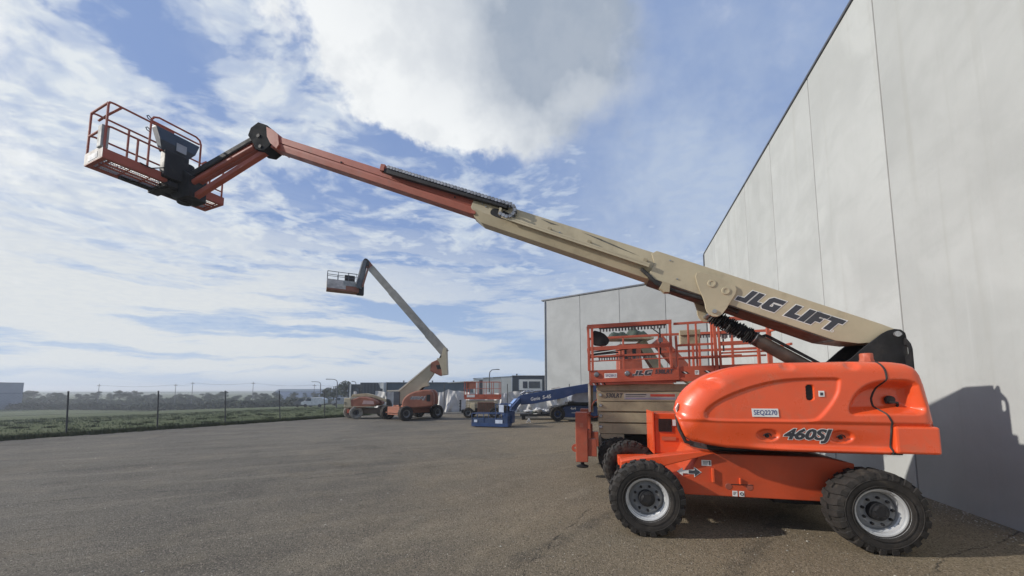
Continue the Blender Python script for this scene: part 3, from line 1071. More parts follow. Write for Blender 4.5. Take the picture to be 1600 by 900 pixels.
def cover_mesh(name, x0, x1, seam_left, seam_right, mirror, detail, nx=250, nz=120):
    u = np.linspace(0, 1, nx)
    v = np.linspace(0, 1, nz)
    U, V = np.meshgrid(u, v, indexing='ij')
    X = x0 + (x1 - x0) * U
    zt = smooth_interp(TOPL, X)
    zb = interp(BOTL, X)
    Z = zb + (zt - zb) * V
    for _ in range(3):
        xs_ = interp(SEAM, Z)
        if seam_right:
            Xn = x0 + (xs_ - x0) * U
            X = X * 0 + Xn
        elif seam_left:
            X = xs_ + .016 + (x1 - xs_ - .016) * U
        zt = smooth_interp(TOPL, X)
        zb = interp(BOTL, X)
        if seam_left:
            zb = zb + 0.0
        Z = zb + (zt - zb) * V
    Y = hood_y(X, Z, detail)
    vs = list(zip(X.ravel(), (Y * mirror).ravel(), Z.ravel()))
    fs = []
    for i in range(nx - 1):
        for j in range(nz - 1):
            a = i * nz + j
            fs.append((a, a + nz, a + nz + 1, a + 1))
    # returns: rim carried inwards to the middle of the machine
    ring = [(i * nz) for i in range(nx)] + [(nx - 1) * nz + j for j in range(1, nz)] + [i * nz + nz - 1 for i in range(nx - 2, -1, -1)] + [j for j in range(nz - 2, 0, -1)]
    o = len(vs)
    n = len(ring)
    for q in ring:
        tpr = float(sstep(-vs[q][0], -.1, .84))
        vs.append((vs[q][0] + .34 * tpr, -.34 * mirror, vs[q][2] - .10 * tpr * (1 if vs[q][2] > 1.6 else -.3)))
    for k in range(n):
        fs.append((ring[k], ring[(k + 1) % n], o + (k + 1) % n, o + k))
    fs.append(tuple(o + k for k in range(n)))
    m = MB()
    m._add(vs, fs, True)
    return m.mesh(name, ORANGE)


hood = obj('engine_hood', cover_mesh('engine_hood', -.835, 1.44, False, True, 1, True), ORANGE, lift, label='moulded orange hood with rounded nose, recessed panel and dark lettering')
tail = obj('tail_cover', cover_mesh('tail_cover', 1.44, 1.915, True, False, 1, True, 70, 120), ORANGE, lift)
obj('far_hood', cover_mesh('far_hood', .30, 1.44, False, True, -1, False, 60, 30), ORANGE, lift)
obj('far_tail_cover', cover_mesh('far_tail_cover', 1.44, 1.915, True, False, -1, False, 24, 30), ORANGE, lift)
# black gasket in the seam and over the top
zz = np.linspace(1.10, 2.165, 46)
xx = interp(SEAM, zz)
yy = hood_y(xx + .008, zz, True)
gp = [(float(a) + .008, float(b) + .004, float(c)) for a, b, c in zip(xx, yy, zz)]
gp += [(1.395, -.70, 2.182), (1.33, -.5, 2.184), (1.25, -.36, 2.186)]
obj('seam_gasket', MB().tube(gp, .0125, 8), BLACK_R, tail)
# black rim seen round the nose
np_ = [(-.56, 1.10), (-.66, 1.13), (-.735, 1.30), (-.765, 1.49), (-.70, 1.67), (-.54, 1.85), (-.34, 1.97), (-.12, 2.07), (.10, 2.125), (.4, 2.16)]
obj('hood_edge_seal', MB().tube([(a, -.62, b) for a, b in np_], .024, 10), BLACK_R, hood)
# counterweight block
for sgn, nm in ((1, 'counterweight'),):
    pass
obj('counterweight', MB().box(1.475, 1.90, -1.115, 1.115, 1.115, 1.425), ORANGE, lift, bevel=.025, label='heavy square orange counterweight under the tail cover')
obj('counterweight_core', MB().box(1.46, 1.90, -.30, .30, 1.10, 1.80), BLACK, lift)
# panel in front of the far hood with the vent
vb = obj('battery_box', MB().box(-.905, -.30, .42, 1.08, .80, 1.45), ORANGE, lift, bevel=.012)
obj('box_flange', MB().box(-.94, -.912, .39, 1.10, .79, 1.475), ORANGE, vb, bevel=.004)
vm = MB().box(-.84, -.64, .409, .4145, 1.15, 1.36)
obj('vent_opening', vm, BLACK, vb)
vg = MB()
for i in range(11):
    vg.box(-.84 + .02 * i - .0025, -.84 + .02 * i + .0025, .402, .408, 1.15, 1.36)
for i in range(11):
    vg.box(-.84, -.64, .400, .4065, 1.155 + .02 * i - .002, 1.155 + .02 * i + .002)
obj('vent_mesh', vg, mat('vent_mesh', (0.06, 0.035, 0.03), 0.6), vb)
sticker(-.60, 1.30, .05, .10, .405, vb, marks=False)
obj('faint_sticker', MB().box(-.80, -.58, .405, .4075, 1.01, 1.07), mat('faded_sticker', (0.45, 0.12, 0.06), .6), vb)

# hood fittings
obj('fuel_cap', MB().lathe([(0, .095), (.062, .095), (.070, .085), (.070, .02), (.078, .0), (.078, -.03), (0, -.03)], 8, axis='z', c=(1.56, -.60, 2.215)), ORANGE_W, hood)
obj('slot_back', MB().prism(rounded([(.628, 1.715), (.702, 1.715), (.702, 1.905), (.628, 1.905)], 2), -1.052, -1.042), BLACK, hood)
for cx in (.19, .97):
    ly = float(hood_y(np.array([cx]), np.array([1.288]))[0])
    hl = MB()
    hl.lathe([(0, ly - .014), (.020, ly - .014), (.024, ly - .004), (.024, ly + .006), (0, ly + .006)], 14, c=(cx, 0, 1.277))
    hl.tube([(cx - .045, ly - .010, 1.277), (cx - .03, ly - .024, 1.300), (cx, ly - .028, 1.312), (cx + .03, ly - .024, 1.300), (cx + .045, ly - .010, 1.277)], .006, 8)
    obj('hood_latch', hl, BLACK, hood)
# latch hardware inside the scoop
lt = MB().tube([(1.50, -.955, 1.69), (1.53, -.985, 1.70), (1.60, -.985, 1.69), (1.62, -.955, 1.66), (1.60, -.95, 1.62), (1.5, -.95, 1.62)], .014, 8)
lt.lathe([(0, -.99), (.045, -.985), (.05, -.95), (0, -.95)], 14, c=(1.54, 0, 1.725))
obj('rubber_latch', lt, BLACK_R, tail)


def flat_text(body, size, x, y, z, parent, material, shear=0.0, off=0.0, width=None, name='lettering', rotz=0.0, ry=0.0, depth=.001):
    me = text_mesh(name, body, size, material, shear, off, depth, width)
    o = link(name, me, parent, (x, y, z), (R(90), ry, rotz))
    return o


def surf_text(body, size, cx, cz, parent, material, shear, off, width, name, lift_):
    """print that follows the moulded cover"""
    me = text_mesh(name, body, size, material, shear, off, .0008, width)
    xs_ = np.array([v.co.x for v in me.vertices]) + cx
    zs_ = np.array([v.co.y for v in me.vertices]) + cz
    zc = np.array([v.co.z for v in me.vertices])
    ys_ = hood_y(xs_, zs_) - lift_ - zc
    for v, a, b, c in zip(me.vertices, xs_, ys_, zs_):
        v.co = (float(a), float(b), float(c))
    return link(name, me, parent)


surf_text('460SJ', .17, .595, 1.302, hood, WHITE, .25, .014, .53, 'lettering_outline', .003)
surf_text('460SJ', .17, .595, 1.302, hood, INK, .25, .007, .510, 'lettering', .0052)
yl = -1.075
obj('number_plate', MB().prism([(.02, 1.512), (.312, 1.512), (.306, 1.612), (.014, 1.612)], yl - .008, yl - .0045), WHITE, hood)
flat_text('SEQ2270', .082, .163, yl - .010, 1.562, hood, INK_B, width=.255, off=.0004)
obj('small_sticker', MB().box(.75, .81, yl - .0075, yl - .004, 1.76, 1.83), WHITE, hood)
obj('small_sticker', MB().box(.765, .795, yl - .010, yl - .0077, 1.775, 1.81), INK, hood)
obj('nose_sticker', MB().obox((-.805, -.895, 1.60), (.018, .012, .03), (.004, -.006, 0), (-.01, -.02, .035)), WHITE, hood)

# boom pivot upright --------------------------------------------------
up = [(1.32, 2.10), (1.58, 2.27), (1.74, 2.42), (1.96, 2.60), (2.04, 2.645), (2.11, 2.662), (2.18, 2.65), (2.225, 2.605), (2.235, 2.54), (2.235, 2.3), (2.02, 1.75), (1.86, 1.40), (1.36, 1.40)]
upo = obj('boom_upright', MB().prism(up, -.285, -.255).prism(up, .255, .285).box(1.6, 1.86, -.252, .252, 1.5, 2.15), BLACK, lift, bevel=.004)
# cross plate behind the pivot with its oval eye, standing across the machine
XP = 2.195
cp_ = MB()
cpoly = [(-.235, 2.58), (-.235, 1.60), (.385, 1.60), (.385, 2.36), (.37, 2.44), (.24, 2.58)]
cp_._add([(XP, y, z) for y, z in cpoly] + [(XP + .025, y, z) for y, z in cpoly], [tuple(range(6)), tuple(range(6, 12))[::-1]] + [(k, (k + 1) % 6, 6 + (k + 1) % 6, 6 + k) for k in range(6)])
obj('cross_plate', cp_, BLACK, upo)
outer_ = [(-.236, 2.58), (-.30, 2.53), (-.365, 2.45), (-.385, 2.38), (-.385, 2.10), (-.385, 1.60), (-.236, 1.60), (-.236, 2.2)]
eye = [(-.285, 2.43), (-.305, 2.44), (-.335, 2.43), (-.345, 2.39), (-.345, 2.32), (-.33, 2.285), (-.30, 2.28), (-.28, 2.31)]
m = MB()
n = 8
m._add([(XP, y, z) for y, z in outer_] + [(XP, y, z) for y, z in eye] + [(XP + .025, y, z) for y, z in outer_] + [(XP + .025, y, z) for y, z in eye],
       [f for i in range(n) for f in ((i, (i + 1) % n, n + (i + 1) % n, n + i), (2 * n + i, 3 * n + i, 3 * n + (i + 1) % n, 2 * n + (i + 1) % n),
                                      (i, 2 * n + i, 2 * n + (i + 1) % n, (i + 1) % n), (n + i, n + (i + 1) % n, 3 * n + (i + 1) % n, 3 * n + i))])
obj('lifting_eye', m, BLACK, upo)
obj('pivot_pin', MB().lathe([(0, -.310), (.038, -.310), (.038, .31), (0, .31)], 18, c=(2.125, 0, 2.59)), STEEL, upo)
obj('pin_keeper', MB().box(2.12, 2.18, -.300, -.286, 2.575, 2.605), STEEL, upo, bevel=.004)

# boom -----------------------------------------------------------------
TH = math.atan(.427)
OX, OZ = 2.155, 2.60
cT, sT = math.cos(TH), math.sin(TH)


def BF(s_, y, p_):
    dx = s_ * cT - p_ * sT
    dz = s_ * sT + p_ * cT
    return (OX - dx, y, OZ + dz)


base = obj('base_boom', MB().prism([(-.03, .0), (.02, .065), (.20, .075), (3.34, .105), (3.40, .04), (3.30, -.10), (3.32, -.33), (.62, -.345), (.35, -.28), (.02, -.12)], -.215, .215, BF), TAN, lift, bevel=.006, label='cream rear boom section with large dark lettering')
mbm = MB()
msec = [(.20, .075), (.20, -.175), (.125, -.335), (-.125, -.335), (-.20, -.175), (-.20, .075)]
for s_, k_ in ((3.2, 1.0), (6.30, .97), (6.57, .80)):
    mbm.v += [BF(s_ - (.10 if (p_ < -.3 and s_ > 6.4) else 0), y, p_ * (k_ if p_ < 0 else .9)) for y, p_ in msec]
for q in range(2):
    mbm.f += [(q * 6 + i, q * 6 + (i + 1) % 6, q * 6 + 6 + (i + 1) % 6, q * 6 + 6 + i) for i in range(6)]
mbm.f += [tuple(range(6)), tuple(range(12, 18))[::-1]]
mbm.sm += [False] * len(mbm.f)
obj('mid_boom', mbm, TAN, lift, bevel=.006)
obj('boom_belly', MB().prism([(.62, -.3455), (3.28, -.3315), (3.28, -.350), (.70, -.362)], -.212, .212, BF), BROWN_STEEL, base)  # dark brown sheet covering the boom's underside
# side track with its folded ledge
tr = MB().prism([(3.36, -.140), (5.93, -.122), (5.93, -.150), (3.36, -.168)], -.285, -.195, BF)
tr.prism([(3.36, -.169), (5.93, -.151), (5.93, -.185), (3.36, -.205)], -.285, -.270, BF)
obj('cable_track_ledge', tr, TAN, base, bevel=.003)
for s_ in (3.42, 4.35, 5.05):
    obj('track_bracket', MB().prism([(s_, -.138), (s_ + .06, -.138), (s_ + .06, -.075), (s_, -.075)], -.260, -.202, BF), TAN_D, base, bevel=.003)
# oval opening with the hose inside, near the boom mouth
ho = MB().prism(rounded([(5.78, -.04), (6.16, -.02), (6.20, -.12), (6.14, -.175), (5.80, -.17)], 2), -.2035, -.2005, BF)
obj('hose_opening', ho, BLACK, base)
obj('hose_clamp', MB().prism([(5.96, -.15), (6.0, -.15), (6.02, -.03), (5.98, -.03)], -.30, -.205, BF), TAN, base)
# bolts and worn marks
bo = MB()
for s_, p_ in ((6.38, -.03), (6.30, -.06), (4.9, -.09), (3.1, .02), (2.9, -.22), (.95, -.03)):
    bo.lathe([(0, -.012), (.012, -.012), (.012, 0), (0, 0)], 8, c=tuple(Vector(BF(s_, -.202 if s_ > 3.3 else -.217, p_))))
obj('bolt', bo, STEEL, base)
obj('scrape_mark', MB().prism([(3.55, -.055), (4.25, .02), (4.55, .03), (4.2, -.01), (3.9, -.035)], -.2025, -.2008, BF).prism([(4.95, .02), (5.3, .035), (5.1, .0)], -.2025, -.2008, BF),
    mat('scraped_primer', (0.11, 0.105, 0.09), .7, var=.3, vscale=15), base)
# hose under the rear section
hp = [BF(3.45, -.20, -.24), BF(3.33, -.22, -.30), BF(3.16, -.22, -.385), BF(2.9, -.20, -.40), BF(2.6, -.19, -.385), BF(2.3, -.18, -.37), BF(1.9, -.1, -.37)]
obj('hydraulic_hose', MB().tube(hp, .030, 10), BLACK_R, base)
obj('hose_bracket', MB().prism([(2.97, -.33), (3.08, -.33), (3.09, -.44), (3.0, -.48), (2.93, -.46)], -.255, -.14, BF), TAN_D, base, bevel=.004)
# lug plates for the lift cylinder
lug = rounded([(2.60, .005), (2.70, -.06), (2.58, -.24), (2.41, -.42), (2.35, -.54), (2.25, -.60), (2.15, -.57), (2.10, -.46), (2.08, -.30), (2.05, -.12), (2.12, -.03)], 1)
lo = obj('cylinder_lug', MB().prism(lug, -.246, -.216, BF), TAN, base, bevel=.004)
obj('cylinder_lug', MB().prism(lug, .216, .246, BF), TAN, base, bevel=.004)
for s_, p_, r_ in ((2.42, -.13, .055), (2.20, -.17, .055)):
    c_ = BF(s_, 0, p_)
    obj('boss', MB().lathe([(0, -.252), (r_ * .55, -.252), (r_ * .6, -.258), (r_, -.258), (r_ + .004, -.246), (0, -.246)], 22, c=c_), TAN, lo)
c_ = BF(2.235, 0, -.515)
obj('lug_pin', MB().lathe([(0, -.266), (.030, -.266), (.034, -.246), (.034, .26), (0, .26)], 18, c=c_), STEEL, base)
# lettering
fnL = lambda x, y, z: BF(-x, y, z)
seq = [('J', -2.03, 1.02), ('L', -1.858, 1.02), ('G', -1.685, .96), ('L', -1.352, 1.12), ('I', -1.168, 1.08), ('F', -1.070, 1.08), ('T', -.880, 1.08)]
mbs = []
block_letters([(a, b, k) for a, b, k in seq], .205, .48, lambda x, y, z: BF(-x, y, z - .240), -.2165, base, edge=.011)
obj('registered_mark', MB().lathe([(.012, -.002), (.020, -.002), (.020, 0.0), (.012, 0.0)], 18, c=tuple(Vector(BF(.71, -.2165, -.232))), closed=True), WHITE, base)

# fly boom: upper plate proud of the lower tray
fly = obj('fly_boom', MB().prism([(6.3, .030), (11.35, .032), (11.60, .11), (11.75, .10), (11.75, -.02), (11.4, -.088), (6.3, -.10)], -.150, .150, BF), ORANGE_VEIL, lift, bevel=.005)
fb = MB()
sec = [(.142, -.1005), (.142, -.14), (.115, -.225), (-.115, -.225), (-.142, -.14), (-.142, -.1005)]
for s_ in (6.3, 11.22):
    fb.v += [BF(s_, y, p_) for y, p_ in sec]
nf = len(sec)
fb.f += [tuple(range(nf)), tuple(range(nf, 2 * nf))[::-1]] + [(i, (i + 1) % nf, nf + (i + 1) % nf, nf + i) for i in range(nf)]
fb.sm += [False] * len(fb.f)
fb.prism([(11.2, -.10), (11.45, -.09), (11.62, -.12), (11.55, -.19), (11.3, -.225), (11.2, -.225)], -.14, .14, BF)
obj('fly_boom_tray', fb, ORANGE_VEIL, lift, bevel=.004)
obj('boom_mouth_pad', MB().prism([(6.50, .058), (6.60, .052), (6.53, -.24), (6.45, -.23)], -.185, .185, BF), ORANGE_VEIL, fly)
obj('bolt', MB().lathe([(0, -.165), (.016, -.165), (.016, -.15), (0, -.15)], 8, c=BF(6.95, 0, -.05)).lathe([(0, -.165), (.016, -.165), (.016, -.15), (0, -.15)], 8, c=BF(9.5, 0, -.08)), BLACK, fly)

# energy chain on its tray
ct = MB().prism([(5.9, .035), (8.46, .010), (8.46, -.05), (8.30, -.058), (5.9, -.005)], -.300, -.205, BF)
obj('chain_tray', ct, BLACK, fly, bevel=.003)
obj('tray_end', MB().prism([(8.43, .075), (8.52, .065), (8.50, -.055), (8.41, -.045)], -.315, -.20, BF), ORANGE_VEIL, fly, bevel=.003)
path = []
for i in range(200):
    path.append((8.42 - i * .0135, .052 + .0 + .028 * (i / 200.0)))
pts = [q for q in path if q[0] > 5.86]
cs, cp, cr = 5.86, -.030, .112
for i in range(22):
    a = R(90) + R(180) * i / 21
    pts.append((cs + cr * math.cos(a) * 1.0, cp + cr * math.sin(a) * 1.0))
for i in range(12):
    pts.append((cs + .012 * i + .01, cp - cr + .002 * i))
lm = MB()
lm.box(-.029, .029, -.052, -.040, -.024, .024).box(-.029, .029, .040, .052, -.024, .024).box(-.018, .012, -.055, .055, .014, .028).box(-.018, .012, -.055, .055, -.028, -.016)
lme = lm.mesh('chain_link', GALV)
acc, last = 0.0, pts[0]
chain_o = obj('energy_chain', MB().tube([BF(8.40, -.255, .050), BF(7.0, -.255, .066), BF(5.86, -.255, .086)], .014, 8), BLACK_R, lift)
for i in range(1, len(pts)):
    d_ = math.hypot(pts[i][0] - last[0], pts[i][1] - last[1])
    acc += d_
    if acc >= .060:
        acc = 0
        ang = math.atan2(pts[i][1] - last[1], pts[i][0] - last[0])
        c_ = BF(pts[i][0], -.255, pts[i][1])
        dirv = Vector(BF(pts[i][0], 0, pts[i][1])) - Vector(BF(last[0], 0, last[1]))
        ry = math.atan2(-dirv.z, dirv.x)
        link('chain_link', lme, chain_o, c_, (0, ry, 0))
    last = pts[i]

# lift cylinder -------------------------------------------------------
cA, cB = Vector(BF(2.235, 0, -.515)), Vector((1.55, 0, 1.93))
dv = (cB - cA).normalized()
m0 = cA + dv * .70
obj('lift_cylinder', MB().tube([m0, m0 + dv * .02, cB], [.088, .094, .094], 24), BROWN_STEEL, lift, label='dark lift cylinder barrel under the boom')
perp = Vector((dv.z, 0, -dv.x))
if perp.z < 0:
    perp = -perp
obj('cylinder_pipe', MB().tube([m0 + dv * .10 + perp * .085, m0 + dv * .13 + perp * .125, m0 + dv * .2 + perp * .13, cB + perp * .13], .022, 8).tube([m0 + dv * .12 + perp * .1 + Vector((0, -.03, 0)), cB + perp * .11 + Vector((0, -.03, 0))], .008, 6), BLACK, lift)
bw = MB()
bp_, br_ = [], []
rb = random.Random(5)
Lb = .68
nb = 24
for i in range(nb):
    t = Lb * i / (nb - 1)
    for k, (dt_, rr) in enumerate(((0, .060), (.010, .108 + rb.uniform(-.018, .022)), (.017, .104 + rb.uniform(-.012, .012)))):
        bp_.append(cA + dv * (t + dt_ + .03))
        br_.append(rr)
bw.tube(bp_, br_, 22)
vj = []
for (x, y, z) in bw.v:
    vj.append((x + rb.uniform(-.007, .007), y + rb.uniform(-.007, .007), z + rb.uniform(-.007, .007)))
bw.v = vj
obj('rubber_bellows', bw, BLACK_R, lift)
obj('bellows_clip', MB().lathe([(.100, -.004), (.104, -.004), (.104, .006), (.100, .006)], 24, axis='x', closed=True), STEEL, lift, loc=m0 + dv * .01,
    rot=(0, math.atan2(-dv.z, dv.x), 0))

# boom tip head, jib --------------------------------------------------
hd = [(-8.30, 7.12), (-8.40, 7.30), (-8.62, 7.40), (-8.80, 7.30), (-8.86, 7.14), (-8.74, 6.98), (-8.64, 6.80), (-8.44, 6.74), (-8.30, 6.82), (-8.22, 6.94)]
head = obj('boom_head', MB().prism(hd, -.165, .165), mat('matt_black_casting', (0.016, 0.017, 0.019), 0.85, var=.2, spec=0.1), lift, bevel=.012)
obj('head_cheek', MB().prism([(-8.10, 7.05), (-8.24, 7.17), (-8.40, 7.26), (-8.37, 7.04), (-8.28, 6.88), (-8.12, 6.74), (-8.06, 6.82)], -.172, .172), ORANGE_VEIL, head, bevel=.006)
obj('head_pin', MB().lathe([(0, -.185), (.040, -.185), (.045, -.166), (.045, .17), (0, .17)], 16, c=(-8.58, 0, 7.08)), BLACK, head)
obj('link_pin', MB().lathe([(0, -.185), (.035, -.185), (.035, .17), (0, .17)], 16, c=(-8.52, 0, 6.84)), BLACK, head)
JA, JB = Vector((-8.62, 0, 7.00)), Vector((-10.45, 0, 6.30))
jd = (JB - JA).normalized()
jn = Vector((-jd.z, 0, jd.x))
if jn.z < 0:
    jn = -jn
jib = obj('jib', MB().bar(JA + jn * .04, JB + jn * .04, .15, .15, jn), ORANGE_VEIL, lift, bevel=.01)
obj('jib_cylinder', MB().tube([JA + Vector((-.1, -.12, -.12)), JB + Vector((.05, -.12, -.06))], .055, 14), ORANGE_VEIL, lift)
obj('jib_hose_cover', MB().bar(JA + jn * .19 + jd * .18, JB + jn * .20 - jd * .06, .17, .12, jn).bar(JA + jn * .14 + Vector((0, -.1, 0)) + jd * .1, JB + jn * .12 + Vector((0, -.1, 0)), .05, .10, jn), BLACK_R, lift, bevel=.02)
SA, SB = Vector((-8.50, -.04, 6.80)), Vector((-10.25, -.04, 6.02))
obj('jib_link_arm', MB().bar(SA, SB, .11, .105), ORANGE_VEIL, lift, bevel=.012)
# rotator / basket mount
bw_ = Vector((-7.57, 7.77, 6.2))
AB = R(24)
Rm = Matrix.Rotation(-AT, 4, 'Z').inverted()
bl = Rm @ (bw_ - T)
bm_ = MB()
bm_.prism([(-10.24, 6.42), (-10.46, 6.58), (-10.66, 6.44), (-10.70, 5.98), (-10.50, 5.90), (-10.22, 5.95)], -.22, .16)
bm_.box(-10.80, -10.52, -.40, .12, 6.05, 6.75)
bm_.tube([(-10.55, -.05, 5.88), (-10.55, -.05, 6.75)], .13, 14)
obj('basket_rotator', bm_, BLACK, lift, bevel=.012)

bk = link('platform', None, lift, bl, (0, 0, AT - AB), label='orange work platform basket at the boom tip, seen from below')
# platform frame is a part holder: rename mesh children below
# local: x = towards the boom (short), y = long side away from the camera
SX, SY = .375, 1.03
toe = MB()
tz = .155
for x0, x1, y0, y1 in ((-SX, -SX + .012, -SY, SY), (SX - .012, SX, -SY, SY), (-SX + .013, SX - .013, -SY, -SY + .012), (-SX + .013, SX - .013, SY - .012, SY)):
    toe.box(x0, x1, y0, y1, -.02, tz)
# bottom lip
for x0, x1, y0, y1 in ((-SX, -SX + .14, -SY, SY), (SX - .07, SX, -SY, SY)):
    toe.box(x0 + .001, x1 - .001, y0 + .001, y1 - .001, -.035, -.021)
for y0, y1 in ((-SY, -SY + .07), (SY - .07, SY)):
    toe.box(-SX + .141, SX - .071, y0 + .001, y1 - .001, -.035, -.021)
plat = bk
bpm = MB()
bpm.box(-.013, .013, -SY + .08, SY - .08, -.05, -.02)
for i in range(7):
    yy_ = -SY + .12 + i * (2 * SY - .24) / 6
    bpm.box(-SX + .14, SX - .07, yy_ - .008, yy_ + .008, -.045, -.021)
bpm.box(.13, .155, -SY + .08, SY - .08, -.05, -.02)


def reparent_mesh(name, mb, material, bevel=0, label=None):
    return obj(name, mb, material, plat, bevel=bevel, label=label)


reparent_mesh('toe_board', toe, ORANGE_VEIL, .003)
reparent_mesh('floor_bearer', bpm, ORANGE_VEIL)
gr = MB()
for i in range(60):
    yy_ = -SY + .03 + i * (2 * SY - .06) / 59
    gr.box(-SX + .02, SX - .02, yy_ - .004, yy_ + .004, -.012, .010)
for i in range(9):
    xx_ = -SX + .05 + i * (2 * SX - .1) / 8
    gr.box(xx_ - .004, xx_ + .004, -SY + .03, SY - .03, -.010, .008)
reparent_mesh('floor_grating', gr, mat('pale_grating', (0.52, 0.54, 0.56), .5, var=.1), 0)
obj('support_beam', MB().box(-SX + .1, SX + .15, -.10, .08, -.13, -.05).box(-.2, -.1, -.6, .5, -.10, -.051), BLACK, plat, bevel=.005)
# rails
RH = 1.10
rt = .020


def railtube(name, pts_):
    return reparent_mesh(name, MB().tube(pts_, rt, 8), ORANGE_VEIL)


for x in (-SX + .02, SX - .02):
    gate = .18
    railtube('top_rail', [(x, -SY + .02, .10), (x, -SY + .02, RH - .05), (x, -SY + .04, RH - .01), (x, -SY + .10, RH), (x, .0 if x > 0 else SY - .1, RH)] + ([(x, SY - .04, RH - .01), (x, SY - .02, RH - .05), (x, SY - .02, .10)] if x < 0 else []))
    railtube('mid_rail', [(x, -SY + .02, .60), (x, -SY + .10, .62), (x, SY - .1 if x < 0 else .05, .62)])
for x in (-SX + .02, SX - .02):
    for y in ((-.45, .35) if x < 0 else (-.55, .72, .98)):
        railtube('rail_post', [(x, y, .10), (x, y, RH if x < 0 else (.62 if y < .8 else .95))])
railtube('end_rail', [(-SX + .03, -SY + .02, RH - .03), (SX - .03, -SY + .02, RH - .03)])
railtube('end_rail', [(-SX + .03, -SY + .02, .58), (SX - .03, -SY + .02, .58)])
railtube('end_rail', [(-SX + .03, SY - .02, RH - .03), (SX - .03, SY - .02, RH - .03)])
railtube('end_rail', [(-SX + .03, SY - .02, .58), (SX - .03, SY - .02, .58)])
railtube('inner_rail', [(-SX + .05, -SY + .12, RH - .12), (.1, -SY + .12, RH - .12), (SX - .08, -SY + .14, RH - .10), (SX - .03, -SY + .2, RH - .01)])
# raised guard hoop over the console
railtube('console_hoop', [(SX - .02, -.38, .10), (SX - .02, -.38, 1.16), (SX - .02, -.34, 1.24), (SX - .02, -.26, 1.28), (SX - .02, .40, 1.28), (SX - .02, .47, 1.24), (SX - .02, .50, 1.15), (SX - .02, .50, .10)])
railtube('console_rail', [(SX - .05, -.37, 1.16), (SX - .05, .48, 1.16)])
railtube('gate_rail', [(SX - .02, .55, .28), (SX - .02, .98, .28), (SX - .02, .98, .80), (SX - .02, .62, .82), (SX - .02, .56, .75), (SX - .02, .55, .28)])
# console
cn_ = MB().prism([(0, 1.08), (.10, 1.12), (.20, 1.06), (.24, .80), (.16, .62), (.02, .62)], -.32, .46, lambda x, y, z: (SX - .16 + x, y * (.55 + .45 * min(1, (z - .62) / .3)), z))
con = obj('control_console', cn_, mat('navy_console', (0.035, 0.05, 0.075), .5, var=.1), plat, bevel=.02, label='dark control console hung inside the basket rail')
obj('console_post', MB().box(SX - .1, SX + .10, -.16, .26, .05, .64), BLACK, plat, bevel=.02)
obj('console_plate', MB().box(SX + .085, SX + .09, .02, .20, .70, .88), mat('pale_plate', (0.30, 0.31, 0.33), .5), con)
for zq in (.93, 1.18):
    obj('cable_loop', MB().tube([(SX - .02, -.385, zq), (SX + .01, -.44, zq + .02), (SX + .02, -.47, zq - .01), (SX, -.44, zq - .04), (SX - .02, -.385, zq - .04)], .009, 6), BLACK, plat)
obj('foot_pedal_cable', MB().tube([(SX - .01, -.5, .16), (SX + .08, -.35, .10), (SX + .10, -.1, .25)], .012, 6), BLACK, plat)
# end document box and number plate
obj('manual_box', MB().box(.18, .34, -SY - .03, -SY + .08, .18, .62), mat('weathered_grey', (0.34, 0.35, 0.34), .7, var=.2), plat, bevel=.012)
obj('number_plate', MB().box(-.20, .18, -SY - .006, -SY - .002, .01, .13), mat('faded_plate', (0.30, 0.32, 0.36), .6, var=.2), plat)
obj('toe_board_end', MB().box(-SX - .002, SX + .002, -SY - .0015, -SY, -.02, tz + .05), mat('pale_end_plate', (0.48, 0.45, 0.42), .7, var=.2), plat)  # pale sheet puts the sunlight on the platform end into the colour
plat['label'] = None
del plat['label']

# =================================================================== SCISSOR LIFT BEHIND IT
gS = Vector((2.097, 8.031, 0))
sl_ = thing('scissor_lift', 'cream and orange scissor lift folded down right behind the near boom lift', 'scissor lift', tuple(gS), -AT)
WS2 = WheelSet(0.425, 0.30, 0.245, TYRE, RIM_D, RIM_D)
for x, y, o_ in ((.13, .17, -1), (2.75, .17, -1), (.13, 1.9, 1), (2.75, 1.9, 1)):
    WS2.put(sl_, x, y, .425, o_, 0, x * .3)
obj('chassis', MB().box(-.22, 3.2, .42, 1.70, .46, .86), BLACK, sl_, bevel=.01)
obj('wheel_chock', MB().prism([(-.14, 0), (.10, 0), (.06, .10), (-.10, .10)], .05, .25), BLACK_R, sl_)
ARM = [(1.955, 1.812), (1.800, 1.590), (1.578, 1.382), (1.352, 1.150), (1.122, .912)]
for side, y0 in ((0, .10), (1, 1.72)):
    for i, (z1, z0) in enumerate(ARM):
        a = obj('scissor_arm', MB().box(-.285 + .006 * i, 3.25 if i else 1.57, y0, y0 + .07, z0, z1), TAN_D, sl_, bevel=.006)
        if side == 0 and i > 0:
            obj('arm_pin', MB().lathe([(0, y0 - .035), (.026, y0 - .035), (.036, y0 - .02), (.036, y0), (0, y0)], 16, c=(-.22, 0, z1 - .075)), STEEL, a)
for side, y0 in ((0, .20), (1, 1.60)):
    for i in range(4):
        z1 = 1.90 - i * .225
        obj('inner_arm', MB().box(-.20, 3.1, y0, y0 + .07, z1 - .19, z1), TAN_D, sl_)
flat_text('530LRT', .125, .06, .0975, 1.71, sl_, INK, shear=.2, off=.004, width=.36)
obj('warning_strip', MB().box(.27, 1.31, .0965, .099, 1.625, 1.76), mat('grey_strip', (0.33, 0.31, 0.29), .6), sl_)
obj('warning_print', MB().box(.30, .72, .0945, .0963, 1.725, 1.745).box(.30, .70, .0945, .0963, 1.690, 1.700), INK, sl_)
obj('red_strip', MB().box(.80, 1.28, .0945, .0963, 1.695, 1.745), RED, sl_)
obj('violet_print', MB().box(.30, 1.28, .0945, .0963, 1.640, 1.668), mat('violet_print', (0.24, 0.21, 0.30), .6), sl_)
